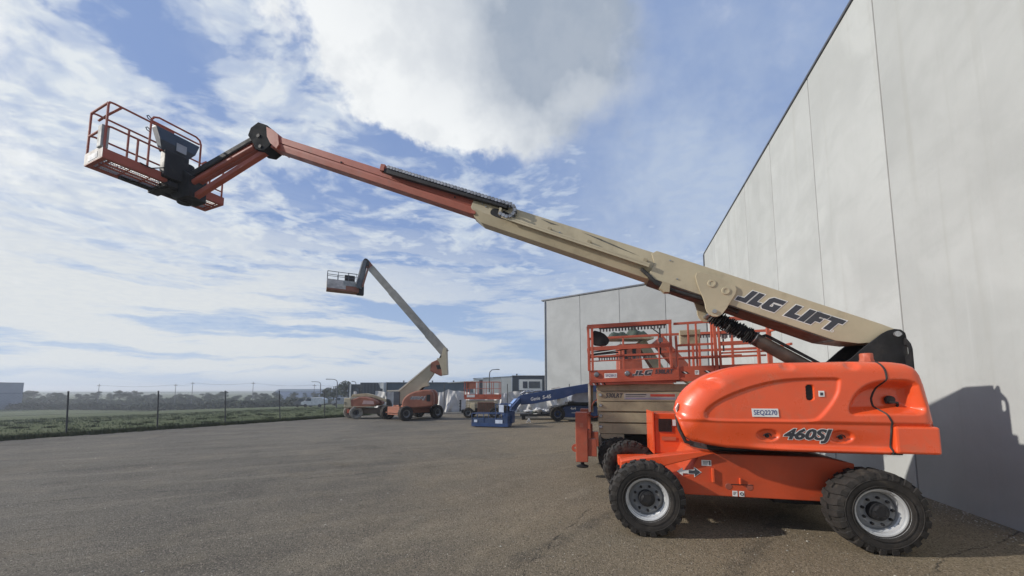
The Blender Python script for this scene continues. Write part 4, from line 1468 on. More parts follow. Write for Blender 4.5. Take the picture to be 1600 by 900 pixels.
obj('arm_bracket', MB().prism([(-.22, .90), (-.22, .84), (-.16, .80), (.25, .80), (.25, .90)], .10, .16), TAN_D, sl_, bevel=.004)
# end cover and hoses at the left end
obj('end_cover', MB().box(-.475, -.425, .12, .62, 1.36, 1.99), mat('pale_cream_panel', (0.52, 0.47, 0.38), .5, var=.05), sl_, bevel=.008)
obj('end_cover', MB().box(-.42, -.37, .30, 1.2, 1.34, 1.96), TAN_D, sl_, bevel=.008)
obj('end_hoses', MB().tube([(-.44, .3, 1.34), (-.50, .4, 1.28), (-.36, .5, 1.22), (-.24, .5, 1.25)], .018, 6).tube([(-.42, .2, 1.40), (-.40, .1, 1.5), (-.36, .09, 1.58), (-.3, .2, 1.62)], .012, 6), ORANGE_W, sl_)
# outriggers
for (x, y) in ((-.62, .02), (-.56, 1.45)):
    og = obj('outrigger', MB().box(x - .13, x + .12, y - .13, y + .13, .33, 1.36), ORANGE_W, sl_, bevel=.012)
    obj('outrigger_arm', MB().box(x + .121, x + .30, y - .10, y + .10, .45, .80).box(x + .121, x + .16, y - .11, y + .11, .801, 1.0), ORANGE_W, og, bevel=.008)
    obj('outrigger_foot', MB().lathe([(.0, .21), (.12, .21), (.13, .24), (.04, .27), (.04, .33), (0, .33)], 16, axis='z', c=(x, y, 0)), BLACK, og)
    obj('tie_down_ring', MB().lathe([(.03, -.02), (.085, -.02), (.085, .02), (.03, .02)], 14, c=(x - .14, y, .60), closed=True), ORANGE_W, og)
    obj('outrigger_mark', MB().box(x - .04, x + .03, y - .1335, y - .131, 1.05, 1.14), mat('faded_print', (0.50, 0.17, 0.10), .6), og)
# deck
def dk(x, y, z):
    return (x, y, z + .030 * (x + .4))


deck = obj('deck', MB().prism([(-.45, 1.97), (3.85, 1.97), (3.85, 2.02), (-.45, 2.02)], .05, 1.90, dk), ORANGE_W, sl_, label=None)
ext = MB()
ext.prism([(-.42, 2.03), (1.36, 2.03), (1.36, 2.25), (-.42, 2.25)], .0, .022, dk)
ext.prism([(-.42, 1.985), (1.36, 1.985), (1.36, 2.028), (-.42, 2.028)], -.035, .03, dk)
ext.prism([(-.44, 1.93), (1.30, 1.93), (1.30, 1.983), (-.44, 1.983)], .0, .05, dk)
obj('extension_toe_board', ext, ORANGE_R, sl_, bevel=.004)
obj('deck_toe_board', MB().prism([(1.38, 2.03), (3.85, 2.03), (3.85, 2.26), (1.38, 2.26)], .04, .06, dk).prism([(1.37, 1.95), (3.86, 1.95), (3.86, 2.028), (1.37, 2.028)], .01, .06, dk), ORANGE_R, sl_, bevel=.004)
obj('deck_toe_board', MB().prism([(-.42, 2.03), (3.85, 2.03), (3.85, 2.22), (-.42, 2.22)], 1.86, 1.88, dk), ORANGE_R, sl_, bevel=.004)
obj('deck_toe_board', MB().box(-.45, -.43, .03, 1.88, 2.03, 2.24), ORANGE_R, sl_)
obj('deck_toe_board', MB().box(3.84, 3.86, .065, 1.855, 2.17, 2.38), ORANGE_R, sl_)
tcn = MB()
for z in (2.2, 2.1, 2.0, 1.9):
    pass
block_letters([('J', .44, .9), ('L', .60, .9), ('G', .76, .9)], .105, .45, lambda x, y, z: dk(.44 + (x - .44) * .72, y, z + 2.105), -.002, sl_, edge=.006)
flat_text('530LRT', .12, 1.06, -.004, 2.165 + .044, sl_, INK, shear=.25, off=.004, width=.37)
obj('number_plate', MB().prism([(-.13, 2.075), (.13, 2.075), (.13, 2.175), (-.13, 2.175)], -.005, -.001, dk), WHITE, sl_)
flat_text('SEQ2013', .075, .0, -.007, 2.137, sl_, INK_B, width=.22)
for x in (-.29, .34):
    obj('round_lamp', MB().lathe([(0, -.035), (.04, -.033), (.055, -.02), (.06, 0), (0, 0)], 20, c=(x, 0, 2.155 + .03 * (x + .4))), LENS, sl_)
for x in (1.52, 1.95):
    st_ = MB()
    for k in range(2):
        st_.prism([(x - .06 + k * .07, 2.11), (x - .02 + k * .07, 2.11), (x - .08 + k * .07, 2.155), (x - .12 + k * .07, 2.155)], .036, .039, dk)
    obj('hazard_stripe', st_, BLACK, sl_)
    st_ = MB().prism([(x - .02, 2.11), (x + .01, 2.11), (x - .05, 2.155), (x - .08, 2.155)], .036, .039, dk)
    obj('hazard_stripe', st_, WHITE, sl_)
for k in range(4):
    x = -.36 + k * .075
    obj('hazard_stripe', MB().prism([(x, 1.935), (x + .035, 1.935), (x + .01, 1.978), (x - .025, 1.978)], -.003, -.0005, dk), (BLACK if k % 2 else WHITE), sl_)
sticker(1.71, 2.19, .08, .09, .038, sl_)


def rail(name, pts_, w=.045, h=.045, material=ORANGE_R):
    m = MB()
    for a, b in zip(pts_[:-1], pts_[1:]):
        m.bar(dk(*a), dk(*b), w, h)
    return obj(name, m, material, sl_, bevel=.004)


# near side, extension deck
rail('top_rail', [(-.47, 0, 3.20), (1.25, 0, 3.20)], .05, .085)
rail('mid_rail', [(-.44, 0, 2.715), (1.25, 0, 2.715)], .04, .085)
for x in (-.45, -.37, 1.22):
    rail('rail_post', [(x, 0, 2.24), (x, 0, 3.17)], .05, .05)
rail('rail_post', [(1.35, .03, 2.0), (1.33, .03, 2.9)], .045, .045)
# far side, extension
rail('top_rail', [(-.47, 1.87, 3.18), (1.3, 1.87, 3.18)], .045, .06)
rail('mid_rail', [(-.44, 1.87, 2.70), (1.3, 1.87, 2.70)], .04, .05)
rail('mid_rail', [(-.44, 1.87, 2.58), (3.2, 1.87, 2.58)], .03, .03)
for x in (-.44, .42, 1.30):
    rail('rail_post', [(x, 1.87, 2.2), (x, 1.87, 3.17)], .045, .045)
# end gate of the extension
rail('end_rail', [(-.46, .03, 3.19), (-.46, 1.85, 3.19)], .05, .05)
rail('end_rail', [(-.46, .03, 2.71), (-.46, 1.85, 2.71)], .05, .05)
# near side, main deck
rail('top_rail', [(1.30, .06, 3.16), (2.08, .06, 3.16)], .03, .05)
rail('mid_rail', [(1.33, .06, 2.70), (2.05, .06, 2.70)], .03, .045)
rail('mid_rail', [(1.33, .06, 2.42), (3.0, .06, 2.42)], .03, .035)
for x in (1.58, 1.73, 2.02):
    rail('rail_post', [(x, .06, 2.26), (x, .06, 3.14)], .035, .035)
rail('rail_post', [(2.09, .02, 2.0), (2.06, .02, 3.16)], .06, .04)
rail('rail_post', [(2.16, .02, 2.1), (2.14, .02, 3.20)], .04, .04)
rail('top_rail', [(2.15, .03, 3.20), (3.02, .03, 3.16)], .045, .075)
rail('mid_rail', [(2.15, .03, 2.92), (2.75, .03, 2.92)], .04, .06)
rail('mid_rail', [(2.15, .03, 2.69), (2.90, .03, 2.69)], .04, .08)
rail('mid_rail', [(2.15, .03, 2.50), (3.0, .03, 2.50)], .03, .035)
for x in (2.86, 3.04):
    rail('rail_post', [(x, .03, 2.2), (x, .03, 3.14 if x > 3 else 2.6)], .05, .05)
# far side, main deck
rail('top_rail', [(1.3, 1.87, 3.18), (3.84, 1.87, 3.14)], .045, .06)
rail('mid_rail', [(1.3, 1.87, 2.74), (3.84, 1.87, 2.72)], .04, .06)
for x in (2.1, 2.25, 3.0, 3.84):
    rail('rail_post', [(x, 1.87, 2.2), (x, 1.87, 3.14)], .05, .05)
rail('end_rail', [(3.84, .9, 3.12), (3.84, 1.85, 3.12)], .05, .05)
rail('end_rail', [(3.84, .9, 2.70), (3.84, 1.85, 2.70)], .05, .05)
rail('brace', [(1.30, 1.85, 3.1), (1.62, 1.85, 2.72)], .03, .12)
# toothed rubber edging under the rails
for (x0, x1, y, z) in ((-.22, 1.15, .0, 3.155), (-.22, 1.2, 1.87, 2.68), (2.2, 2.9, .03, 2.885), (2.2, 2.9, 1.87, 3.13)):
    m = MB()
    n = int((x1 - x0) / .065)
    m.prism([(x0, z - .025), (x1, z - .025), (x1, z), (x0, z)], y - .006, y + .006, dk)
    for i in range(n):
        xx_ = x0 + (i + .2) * .065
        m.prism([(xx_, z - .085), (xx_ + .032, z - .085), (xx_ + .034, z - .0255), (xx_ - .002, z - .0255)], y - .006, y + .006, dk)
    obj('toothed_edging', m, mat('dark_edging', (0.09, 0.08, 0.085), .7), sl_)
# console and small fittings
obj('control_box', MB().prism(rounded([(-.40, 2.83), (-.10, 2.78), (.0, 2.86), (-.02, 2.95), (-.14, 3.08), (-.38, 3.15)], 1), .12, .32, dk), BLACK, sl_, bevel=.01, label='black control box hung in the left end of the platform')
obj('control_box_cord', MB().tube([dk(-.4, .2, 2.66), dk(0, .25, 2.70), dk(.3, .3, 2.74), dk(.5, .6, 2.75)], .016, 6).tube([dk(-.4, .25, 2.62), dk(0, .3, 2.66), dk(.4, .35, 2.71)], .012, 6), BLACK, sl_)
for x in (1.05, 2.28):
    obj('gate_strut', MB().tube([dk(x, .2, 2.55), dk(x, .2, 3.12)], .016, 8).tube([dk(x, .2, 2.98), dk(x - .18, .2, 3.14)], .012, 6), BLACK, sl_)
    obj('gate_tag', MB().prism([(x - .04, 2.80), (x + .05, 2.80), (x + .05, 2.90), (x - .04, 2.90)], .175, .18, dk), mat('weathered_grey', (0.34, 0.35, 0.34), .7), sl_)
mb_ = MB().prism([(1.60, 2.80), (2.02, 2.80), (2.02, 3.10), (1.60, 3.10)], .9, 1.02, dk)
mbx = obj('manual_box', mb_, mat('sand_plastic', (0.34, 0.28, 0.185), .6, var=.25, vscale=4, dirt=.5), sl_, bevel=.015)
obj('box_lid', MB().prism([(1.59, 3.01), (2.03, 3.01), (2.03, 3.13), (1.59, 3.13)], .87, .895, dk), mat('sand_plastic', (0.34, 0.28, 0.185)), mbx, bevel=.008)

# =================================================================== BACKGROUND LIFTS
WB = WheelSet(0.44, 0.33, 0.225, TYRE, RIM_G, RIM_D, 20)
WD = WheelSet(0.40, 0.32, 0.22, TYRE_D, TYRE_D, RIM_D, 20)

# --- articulated lift with its boom up -------------------------------
o2 = Vector((-6.05, 23.4, 0))
l2 = thing('boom_lift', 'orange and cream articulated boom lift far across the yard with its jib pointing down', 'boom lift', tuple(o2), 0)


def q2(pts_):
    return [(x + 6.05, z) for x, z in pts_]


ph = R(50)
ex, ey = Vector((math.cos(ph), math.sin(ph), 0)), Vector((-math.sin(ph), math.cos(ph), 0))
cc = Vector((-.19, .49, 0))
for i, (a, b) in enumerate(((-1.15, -.95), (1.15, -.95), (-1.15, .95), (1.15, .95))):
    p_ = cc + ex * a + ey * b
    wz = WB.put(l2, p_.x, p_.y, .42, -1 if b < 0 else 1, ph + (R(-6) if a < 0 else 0), i * .4)
cm = MB()
cm.obox(cc + Vector((0, 0, .64)), ex * .98, ey * .62, Vector((0, 0, .24)))
obj('chassis', cm, ORANGE_D, l2, bevel=.02)
cm = MB()
cm.obox(cc - ex * 1.15 + Vector((0, 0, .55)), ex * .22, ey * .62, Vector((0, 0, .24)))
cm.obox(cc - ex * 1.42 + Vector((0, 0, .45)), ex * .02, ey * .75, Vector((0, 0, .02)))
obj('front_axle_housing', cm, ORANGE_D, l2, bevel=.01)
obj('rear_axle_housing', MB().obox(cc + ex * 1.15 + Vector((0, 0, .45)), ex * .16, ey * .62, Vector((0, 0, .15))), BLACK, l2, bevel=.01)
hp2 = rounded(q2([(-6.60, .82), (-6.62, 1.1), (-6.42, 1.42), (-6.02, 1.68), (-5.25, 1.84), (-4.78, 1.78), (-4.69, 1.30), (-4.72, .85), (-4.9, .80), (-6.3, .66)]), 1)
hd2 = obj('engine_hood', MB().prism(hp2, -.62, -.08), ORANGE_D, l2, bevel=.08)
obj('engine_hood', MB().prism(hp2, .48, .95), ORANGE_D, l2, bevel=.08)
obj('turntable', MB().box(-.8, 1.3, -.4, .8, .80, .93), BLACK, l2)
obj('grille', MB().box(.93, 1.14, -.635, -.622, 1.12, 1.52), BLACK, hd2)
flat_text('600AJ', .24, .38, -.626, 1.32, hd2, INK, shear=.2, off=.004, width=.95)
flat_text('600AJ', .24, .38, -.6225, 1.32, hd2, WHITE, shear=.2, off=.016, width=.97, name='lettering_outline')
obj('tower_boom', MB().prism(q2([(-7.05, 1.74), (-6.95, 1.80), (-5.05, 3.42), (-4.72, 3.60), (-4.62, 3.30), (-4.90, 2.75), (-5.22, 2.30), (-5.15, 2.05), (-5.55, 1.95), (-6.65, .85), (-6.88, .80)]), .02, .36), TAN, l2, bevel=.02, label='wide cream lower boom arm rising to the right')
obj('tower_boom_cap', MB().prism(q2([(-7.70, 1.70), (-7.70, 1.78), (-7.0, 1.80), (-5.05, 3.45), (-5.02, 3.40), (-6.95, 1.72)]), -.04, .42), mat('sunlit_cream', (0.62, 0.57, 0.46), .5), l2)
obj('hose_cabinet', MB().box(-1.24, -.86, -.05, .45, .88, 1.69), mat('dark_grey_box', (0.07, 0.08, 0.095), .5), l2, bevel=.02)
obj('tower_cylinder', MB().tube([(.15, .19, 1.55), (.78, .19, 2.30)], .10, 12), BLACK, l2)
obj('elbow_casting', MB().prism(q2([(-5.02, 3.50), (-4.55, 3.72), (-4.28, 3.10), (-4.22, 2.78), (-4.45, 2.66), (-4.85, 2.86), (-5.08, 2.98)]), -.02, .40), ORANGE_D, l2, bevel=.02)
obj('elbow_gap', MB().prism(q2([(-4.72, 3.32), (-4.42, 3.36), (-4.36, 3.10), (-4.62, 3.08)]), -.035, .41), BLACK, l2)
obj('upright', MB().prism(q2([(-4.66, 3.66), (-4.66, 3.76), (-4.40, 3.78), (-4.26, 4.42), (-4.08, 4.42), (-4.00, 2.76), (-4.32, 2.70), (-4.36, 3.04), (-4.52, 3.52)]), -.05, .44), TAN, l2, bevel=.01)
obj('boom_link', MB().prism(q2([(-4.62, 3.62), (-4.42, 4.05), (-4.25, 4.25), (-4.32, 3.72)]), .05, .35), BLACK, l2)
pa, pb = Vector((-4.20 + 6.05, 0.19, 4.10)), Vector((-9.30 + 6.05, 0.19, 9.88))
dd2 = (pb - pa).normalized()
bnn = Vector((-dd2.z, 0, dd2.x))
b2m = MB().bar(pa, pa + dd2 * 1.6, .40, .54, bnn)
obj('main_boom', b2m, mat('greyed_cream_paint', (0.30, 0.285, 0.25), .6), l2, bevel=.015)
obj('main_boom', MB().bar(pa + dd2 * 1.45, pa + dd2 * 5.2, .36, .48, bnn), mat('greyed_cream_paint', (0.30, 0.285, 0.25), .6), l2, bevel=.015)
obj('main_boom', MB().bar(pa + dd2 * 5.1, pa + dd2 * 7.3, .31, .43, bnn), mat('greyed_cream_paint', (0.30, 0.285, 0.25), .6), l2, bevel=.01)
obj('fly_boom', MB().bar(pa + dd2 * 7.25, pb, .28, .40, bnn), ORANGE_D, l2, bevel=.01)
obj('boom_head', MB().prism(rounded(q2([(-9.05, 9.72), (-9.18, 10.12), (-9.40, 10.16), (-9.50, 9.95), (-9.35, 9.62)]), 1), .0, .38), BLACK, l2)
ja, jb = Vector((-9.36 + 6.05, .1, 10.02)), Vector((-9.72 + 6.05, .1, 8.22))
jdd = (jb - ja).normalized()
obj('jib', MB().bar(ja, jb, .22, .26, (1, 0, .1)), mat('dark_grey_box', (0.07, 0.08, 0.095)), l2, bevel=.01)
obj('jib_cover', MB().bar(ja + Vector((-.17, 0, -.04)), jb + Vector((-.17, 0, .30)), .18, .05, (1, 0, .1)), RENDERW, l2)
obj('jib_link', MB().bar(ja + Vector((.22, 0, -.3)), jb + Vector((.22, 0, .1)), .10, .08, (1, 0, .1)), ORANGE_D, l2)
# basket
bx = MB()
bA, bB, bC = Vector((-11.62, 0, 8.0)), Vector((-10.72, 0, 8.0)), Vector((-9.95, 0, 8.0))
# local: near short end faces left/front; long side faces us
def b2p(x, y, z):
    return Vector((x + 6.05 - 11.25 + 11.25 - 0, y, z))


bl2 = link('platform', None, l2, (-10.75 + 6.05, 0.1, 8.02), (0, 0, R(28)))
m = MB()
for x0, x1, y0, y1 in ((-.92, .92, -.38, -.36), (-.92, .92, .36, .38), (-.92, -.90, -.36, .36), (.90, .92, -.36, .36)):
    m.box(x0, x1, y0, y1, 0, .55)
m.box(-.92, .92, -.38, .38, -.04, -.002)
obj('basket_shell', m, ORANGE_D, bl2, bevel=.01)
obj('basket_end_sheet', MB().box(-.935, -.921, -.38, .38, .0, .60).box(-.93, .15, -.395, -.381, .06, .62), mat('pale_end_plate', (0.48, 0.45, 0.42)), bl2)  # pale sheets: the sunlit basket end put into the colour
obj('basket_mat', MB().box(.0, .9, -.40, -.382, .3, .62), mat('weathered_grey', (0.34, 0.35, 0.34)), bl2)
m = MB()
for x in (-.9, -.3, .3, .9):
    for y in (-.36, .36):
        m.tube([(x, y, .5), (x, y, 1.12)], .018, 6)
m.tube([(-.9, -.36, 1.12), (.9, -.36, 1.12), (.9, .36, 1.12), (-.9, .36, 1.12), (-.9, -.36, 1.12)], .02, 6)
m.tube([(-.9, -.36, .82), (.9, -.36, .82)], .016, 6)
m.tube([(.3, .2, 1.12), (.3, .2, 1.3), (.8, .2, 1.3), (.8, .2, 1.12)], .018, 6)
obj('guard_rail', m, mat('dark_grey_box', (0.07, 0.08, 0.095)), bl2)
obj('control_console', MB().box(.1, .7, .05, .3, .75, 1.12), BLACK, bl2, bevel=.02)
obj('basket_mount', MB().box(.85, 1.25, -.15, .25, -.10, .55), BLACK, bl2, bevel=.02)

# --- small dusty lift stowed behind it --------------------------------
l3 = thing('boom_lift', 'small dusty tan and orange boom lift folded low beside the field edge', 'boom lift', (-9.35, 24.3, 0), 0)


def q3(pts_):
    return [(x + 9.35, z) for x, z in pts_]


for i, (x, y, o_) in enumerate(((-.36, -.55, -1), (-1.12, .35, 1), (1.35, -.1, -1), (.75, 1.0, 1))):
    WD.put(l3, x, y, .40, o_, R(25), i * .3)
obj('chassis', MB().prism(q3([(-10.25, .32), (-10.25, .62), (-8.2, .66), (-7.9, .32)]), -.45, .5), mat('dark_dusty_frame', (0.10, 0.075, 0.055), .8), l3, bevel=.02)
obj('axle_housing', MB().box(-.95, -.55, -.52, .4, .36, .58), ORANGE_R, l3, bevel=.01)
obj('engine_hood', MB().prism(rounded(q3([(-10.40, .72), (-10.40, 1.12), (-9.95, 1.20), (-9.35, 1.42), (-8.5, 1.18), (-8.35, .92), (-8.6, .78), (-9.8, .66)]), 1), -.70, -.05), ORANGE_D, l3, bevel=.05)
obj('engine_hood', MB().prism(rounded(q3([(-10.40, .72), (-10.40, 1.12), (-9.95, 1.20), (-9.35, 1.42), (-8.5, 1.18), (-8.35, .92), (-8.6, .78), (-9.8, .66)]), 1), .25, .8), ORANGE_D, l3, bevel=.05)
obj('counterweight', MB().prism(q3([(-10.42, .70), (-10.42, 1.30), (-10.02, 1.30), (-9.95, .70)]), -.72, .82), TAN, l3, bevel=.03)
obj('counterweight_slot', MB().box(-1.06, -.90, -.735, -.721, .92, .95).box(-1.06, -.90, -.735, -.721, 1.0, 1.03), BLACK, l3)
obj('waist_strip', MB().box(-1.06, .95, -.735, -.722, .76, .79), TAN, l3)
obj('folded_boom', MB().prism(q3([(-10.3, 1.34), (-10.2, 1.52), (-9.3, 1.58), (-8.9, 1.50), (-7.95, 1.16), (-7.98, 1.0), (-8.9, 1.32), (-9.3, 1.38)]), -.02, .22), TAN_D, l3, bevel=.02)
obj('boom_knuckle', MB().prism(rounded(q3([(-8.05, 1.24), (-7.82, 1.16), (-7.70, .80), (-7.78, .55), (-7.95, .60), (-8.0, .95)]), 1), -.05, .25), BLACK, l3, bevel=.01)
obj('white_cap', MB().box(-.92, -.80, .3, .5, 1.52, 1.70), RENDERW, l3)
obj('side_panel', MB().prism(q3([(-9.3, .92), (-8.55, .92), (-8.6, 1.12), (-9.2, 1.16)]), -.716, -.701), mat('faded_print2', (0.42, 0.28, 0.26), .6), l3)

# --- lift seen through the scissor platform rails ---------------------
l4 = thing('boom_lift', 'orange and cream boom lift seen through the scissor platform rails, behind it', 'boom lift', (5.55, 16.2, 0), 0)
for i, (x, y, o_) in enumerate(((-1.1, -.8, -1), (1.1, -.8, -1), (-1.1, .8, 1), (1.1, .8, 1))):
    WB.put(l4, x, y, .42, o_, 0, i * .3)
obj('chassis', MB().box(-1.0, 1.0, -.6, .6, .45, .95), ORANGE_W, l4, bevel=.02)
obj('engine_hood', MB().prism(rounded([(-1.7, 1.0), (-1.75, 1.8), (-1.5, 2.35), (-.6, 2.40), (.9, 2.2), (1.3, 1.6), (1.2, 1.0)], 1), -1.0, -.3), ORANGE_R, l4, bevel=.05)
obj('engine_hood', MB().prism(rounded([(-1.7, 1.0), (-1.75, 1.8), (-1.5, 2.35), (-.6, 2.40), (.9, 2.2), (1.3, 1.6), (1.2, 1.0)], 1), .3, 1.0), ORANGE_R, l4, bevel=.05)
obj('tower', MB().prism([(-1.0, 2.2), (-1.0, 3.75), (-.1, 3.8), (.0, 2.2)], -.28, .28), ORANGE_W, l4, bevel=.02)
obj('tower_slot', MB().box(-.85, -.7, -.30, -.281, 3.1, 3.65).box(-.45, -.3, -.30, -.281, 3.1, 3.65), BLACK, l4)
obj('engine_tray', MB().box(-1.5, .4, -.5, .5, 3.95, 4.03), TAN_D, l4, bevel=.01)
obj('folded_boom', MB().bar((-.05, -.05, 3.9), (1.25, -.05, 1.75), .35, .42, (1, 0, .6)), mat('olive_cream', (0.20, 0.19, 0.13), .6), l4, bevel=.02)
obj('folded_boom', MB().bar((.75, .1, 4.0), (2.1, .1, 2.4), .3, .55, (1, 0, .6)), ORANGE_R, l4, bevel=.02)
obj('jib_fork', MB().bar((2.0, .1, 2.4), (3.3, .1, 1.5), .3, .5, (1, 0, .6)), TAN, l4, bevel=.02)
obj('jib_rail', MB().bar((-2.2, -.1, 3.30), (-1.0, -.1, 3.42), .06, .07).bar((-2.2, -.1, 3.18), (-1.0, -.1, 3.32), .06, .05), BLACK, l4)
# olive tarpaulin lying on the tray
tm = MB()
rb = random.Random(21)
nx_, ny_ = 26, 12
for i in range(nx_):
    for j in range(ny_):
        u_, v_ = i / (nx_ - 1), j / (ny_ - 1)
        h_ = math.sin(math.pi * u_) ** .6 * math.sin(math.pi * v_) ** .5
        z_ = 4.035 + h_ * (.30 + .18 * math.sin(9 * u_ + 3 * v_) + .10 * math.sin(23 * u_) + rb.uniform(-.05, .05))
        tm.v.append((4.15 + 1.75 * u_, 15.75 + .85 * v_, max(4.033, z_)))
for i in range(nx_ - 1):
    for j in range(ny_ - 1):
        a = i * ny_ + j
        tm.f.append((a, a + ny_, a + ny_ + 1, a + 1))
        tm.sm.append(True)
bot = [(4.15, 15.75, 4.032), (5.9, 15.75, 4.032), (5.9, 16.6, 4.032), (4.15, 16.6, 4.032)]
tm._add(bot, [(0, 1, 2, 3)])
obj('tarpaulin', tm, OLIVE, label='crumpled olive tarpaulin heaped on the tray behind the scissor platform', category='tarpaulin')

# --- blue boom lift, basket on the ground ------------------------------
g0 = Vector((0, 21.5, 0))
gl = thing('boom_lift', 'dark blue boom lift stretched low towards the left, its basket resting on the asphalt', 'boom lift', tuple(g0), 0)
WG = WheelSet(0.43, 0.33, 0.24, TYRE, RIM_D, BLUE, 20)
for i, (x, y, o_) in enumerate(((2.62, .55, -1), (4.9, .9, -1), (2.7, 2.1, 1), (5.0, 2.4, 1))):
    WG.put(gl, x, y, .43, o_, R(8), i * .4)
obj('chassis', MB().prism([(2.9, .22), (2.9, .78), (3.2, .90), (5.6, .90), (5.6, .22)], .6, 1.9), BLUE, gl, bevel=.03)
obj('chassis_deck', MB().prism([(2.3, .80), (3.2, .98), (5.6, .98), (5.6, .91), (3.2, .91), (2.4, .76)], .5, 2.0), BLACK, gl)
obj('turret', MB().prism(rounded([(3.35, 1.02), (3.42, 1.55), (3.75, 1.74), (4.4, 1.78), (5.6, 1.75), (5.6, 1.02)], 1), .35, 1.5), BLUEGREY, gl, bevel=.06)
obj('turret_skirt', MB().box(3.2, 5.6, .30, 1.6, .985, 1.10), BLACK, gl)
obj('base_boom', MB().prism([(.35, 1.10), (.30, 1.38), (.50, 1.52), (4.5, 2.20), (5.6, 2.35), (5.6, 1.80), (3.6, 1.60), (2.9, 1.35), (1.15, 1.02), (.5, .98)], -.18, .18), BLUE, gl, bevel=.015, label='dark blue boom with white lettering, rising gently to the right')
obj('boom_step', MB().bar((2.2, -.02, 1.86), (2.7, -.02, 1.95), .3, .05), mat('pale_end_plate', (0.48, 0.45, 0.42)), gl)
obj('hose_bundle', MB().tube([(.45, -.1, 1.55), (.7, -.15, 1.72), (1.0, -.1, 1.66), (1.3, -.1, 1.74), (1.7, -.1, 1.76)], .05, 8).tube([(.6, .05, 1.55), (.9, .1, 1.78), (1.2, .05, 1.68), (1.5, .05, 1.78)], .045, 8), STEEL, gl)
t_ = flat_text('Genie', .27, 1.30, -.183, 1.31, gl, WHITE, shear=.15, off=.004, width=.52, ry=0)
t_.rotation_euler = (R(90), R(-8), 0)
t_ = flat_text('S-45', .27, 1.95, -.183, 1.41, gl, WHITE, shear=.1, off=.008, width=.48)
t_.rotation_euler = (R(90), R(-8), 0)
flat_text('4x4', .2, 3.55, .597, .73, gl, WHITE, off=.006, width=.32)
obj('white_mark', MB().box(3.45, 3.68, .594, .598, .47, .50), WHITE, gl)
obj('power_box', MB().box(2.55, 2.75, .05, .25, 1.02, 1.40), RENDERW, gl, bevel=.01)
# jib and basket (basket stands nearer the camera)
obj('jib', MB().bar((.42, -.10, 1.28), (-.42, -1.75, .42), .22, .24), BLUE, gl, bevel=.012)
obj('jib_link', MB().bar((.40, -.02, 1.06), (-.20, -1.60, .35), .12, .12), BLUE, gl, bevel=.01)
obj('jib_cover', MB().bar((.20, -.30, 1.30), (-.42, -1.55, .66), .16, .05), BLUE_L, gl)
bg_ = link('platform', None, gl, (-1.0, -2.55, .04), (0, 0, R(-14)))
m = MB()
L_, W_ = .92, .42
m.box(-L_, L_, -W_, W_, 0, .03)
for x0, x1, y0, y1 in ((-L_, L_, -W_, -W_ + .015), (-L_, L_, W_ - .015, W_), (-L_, -L_ + .015, -W_ + .016, W_ - .016), (L_ - .015, L_, -W_ + .016, W_ - .016)):
    m.box(x0, x1, y0, y1, .031, .17)
obj('basket_tray', m, BLUE, bg_)
m = MB()
for x in (-L_ + .02, -.3, .32, L_ - .02):
    for y in (-W_ + .02, W_ - .02):
        m.tube([(x, y, .1), (x, y, 1.08 if (x > 0) else .62)], .02, 6)
for y in (-W_ + .02, W_ - .02):
    m.tube([(-L_ + .02, y, .62), (L_ - .02, y, .62)], .02, 6)
    m.tube([(.32, y, 1.08), (L_ - .02, y, 1.08)], .02, 6)
m.tube([(-L_ + .02, -W_ + .02, .62), (-L_ + .02, W_ - .02, .62)], .02, 6)
m.tube([(L_ - .02, -W_ + .02, 1.08), (L_ - .02, W_ - .02, 1.08)], .02, 6)
obj('guard_rail', m, BLUE, bg_)
obj('mesh_side', MB().box(-L_ + .05, L_ - .05, -W_ + .02, -W_ + .03, .17, .42).box(L_ - .04, L_ - .03, -W_ + .03, W_ - .05, .17, .52), mat('dark_blue_mesh', (0.02, 0.045, 0.11), .7), bg_)
obj('basket_sheet', MB().box(.48, .72, -W_ - .002, -W_ + .012, .70, 1.04).box(.30, .66, -W_ - .003, -W_ + .01, .16, .33).box(-.78, -.62, -W_ - .003, -W_ + .01, .2, .32), mat('pale_blue_sheet', (0.55, 0.62, 0.74), .5), bg_)
obj('control_console', MB().box(.35, .85, -.1, .25, .75, 1.0), BLACK, bg_, bevel=.02)
obj('basket_mount', MB().box(.55, 1.0, .2, .75, .12, .75), BLUE, bg_, bevel=.02)

# --- unclear clutter, shaped as a heap of crumpled lumps ---------------------------
tr_ = thing('clutter_pile', 'heap of crumpled grey lumps on a low dark skid, standing for unclear clutter under the blue boom', 'heap', (1.6, 23.6, 0), 0)
obj('skid_frame', MB().box(-1.1, 1.2, -.5, .5, .22, .34).box(-1.0, -.8, -.45, .45, 0, .22).box(.9, 1.1, -.45, .45, 0, .22), BLACK, tr_)
rb = random.Random(9)
for k in range(9):
    m = MB()
    cx, cy, cz = rb.uniform(-.9, .9), rb.uniform(-.35, .3), rb.uniform(.38, .62)
    sx_, sy_, sz_ = rb.uniform(.18, .38), rb.uniform(.15, .3), rb.uniform(.09, .18)
    vs, fs = [], []
    for i in range(7):
        for j in range(12):
            a, b = math.pi * i / 6, 2 * math.pi * j / 12
            r_ = 1 + rb.uniform(-.22, .22)
            vs.append((cx + sx_ * r_ * math.sin(a) * math.cos(b), cy + sy_ * r_ * math.sin(a) * math.sin(b), max(.342, cz + sz_ * r_ * math.cos(a))))
    for i in range(6):
        for j in range(12):
            fs.append((i * 12 + j, i * 12 + (j + 1) % 12, (i + 1) * 12 + (j + 1) % 12, (i + 1) * 12 + j))
    m._add(vs, fs)
    obj('clutter_lump', m, SHADE if k % 3 else OLIVE, tr_)
mk = thing('marker_stand', 'small white A-shaped marker standing on the asphalt right of the blue basket', 'marker', (.93, 21.3, 0), 0)
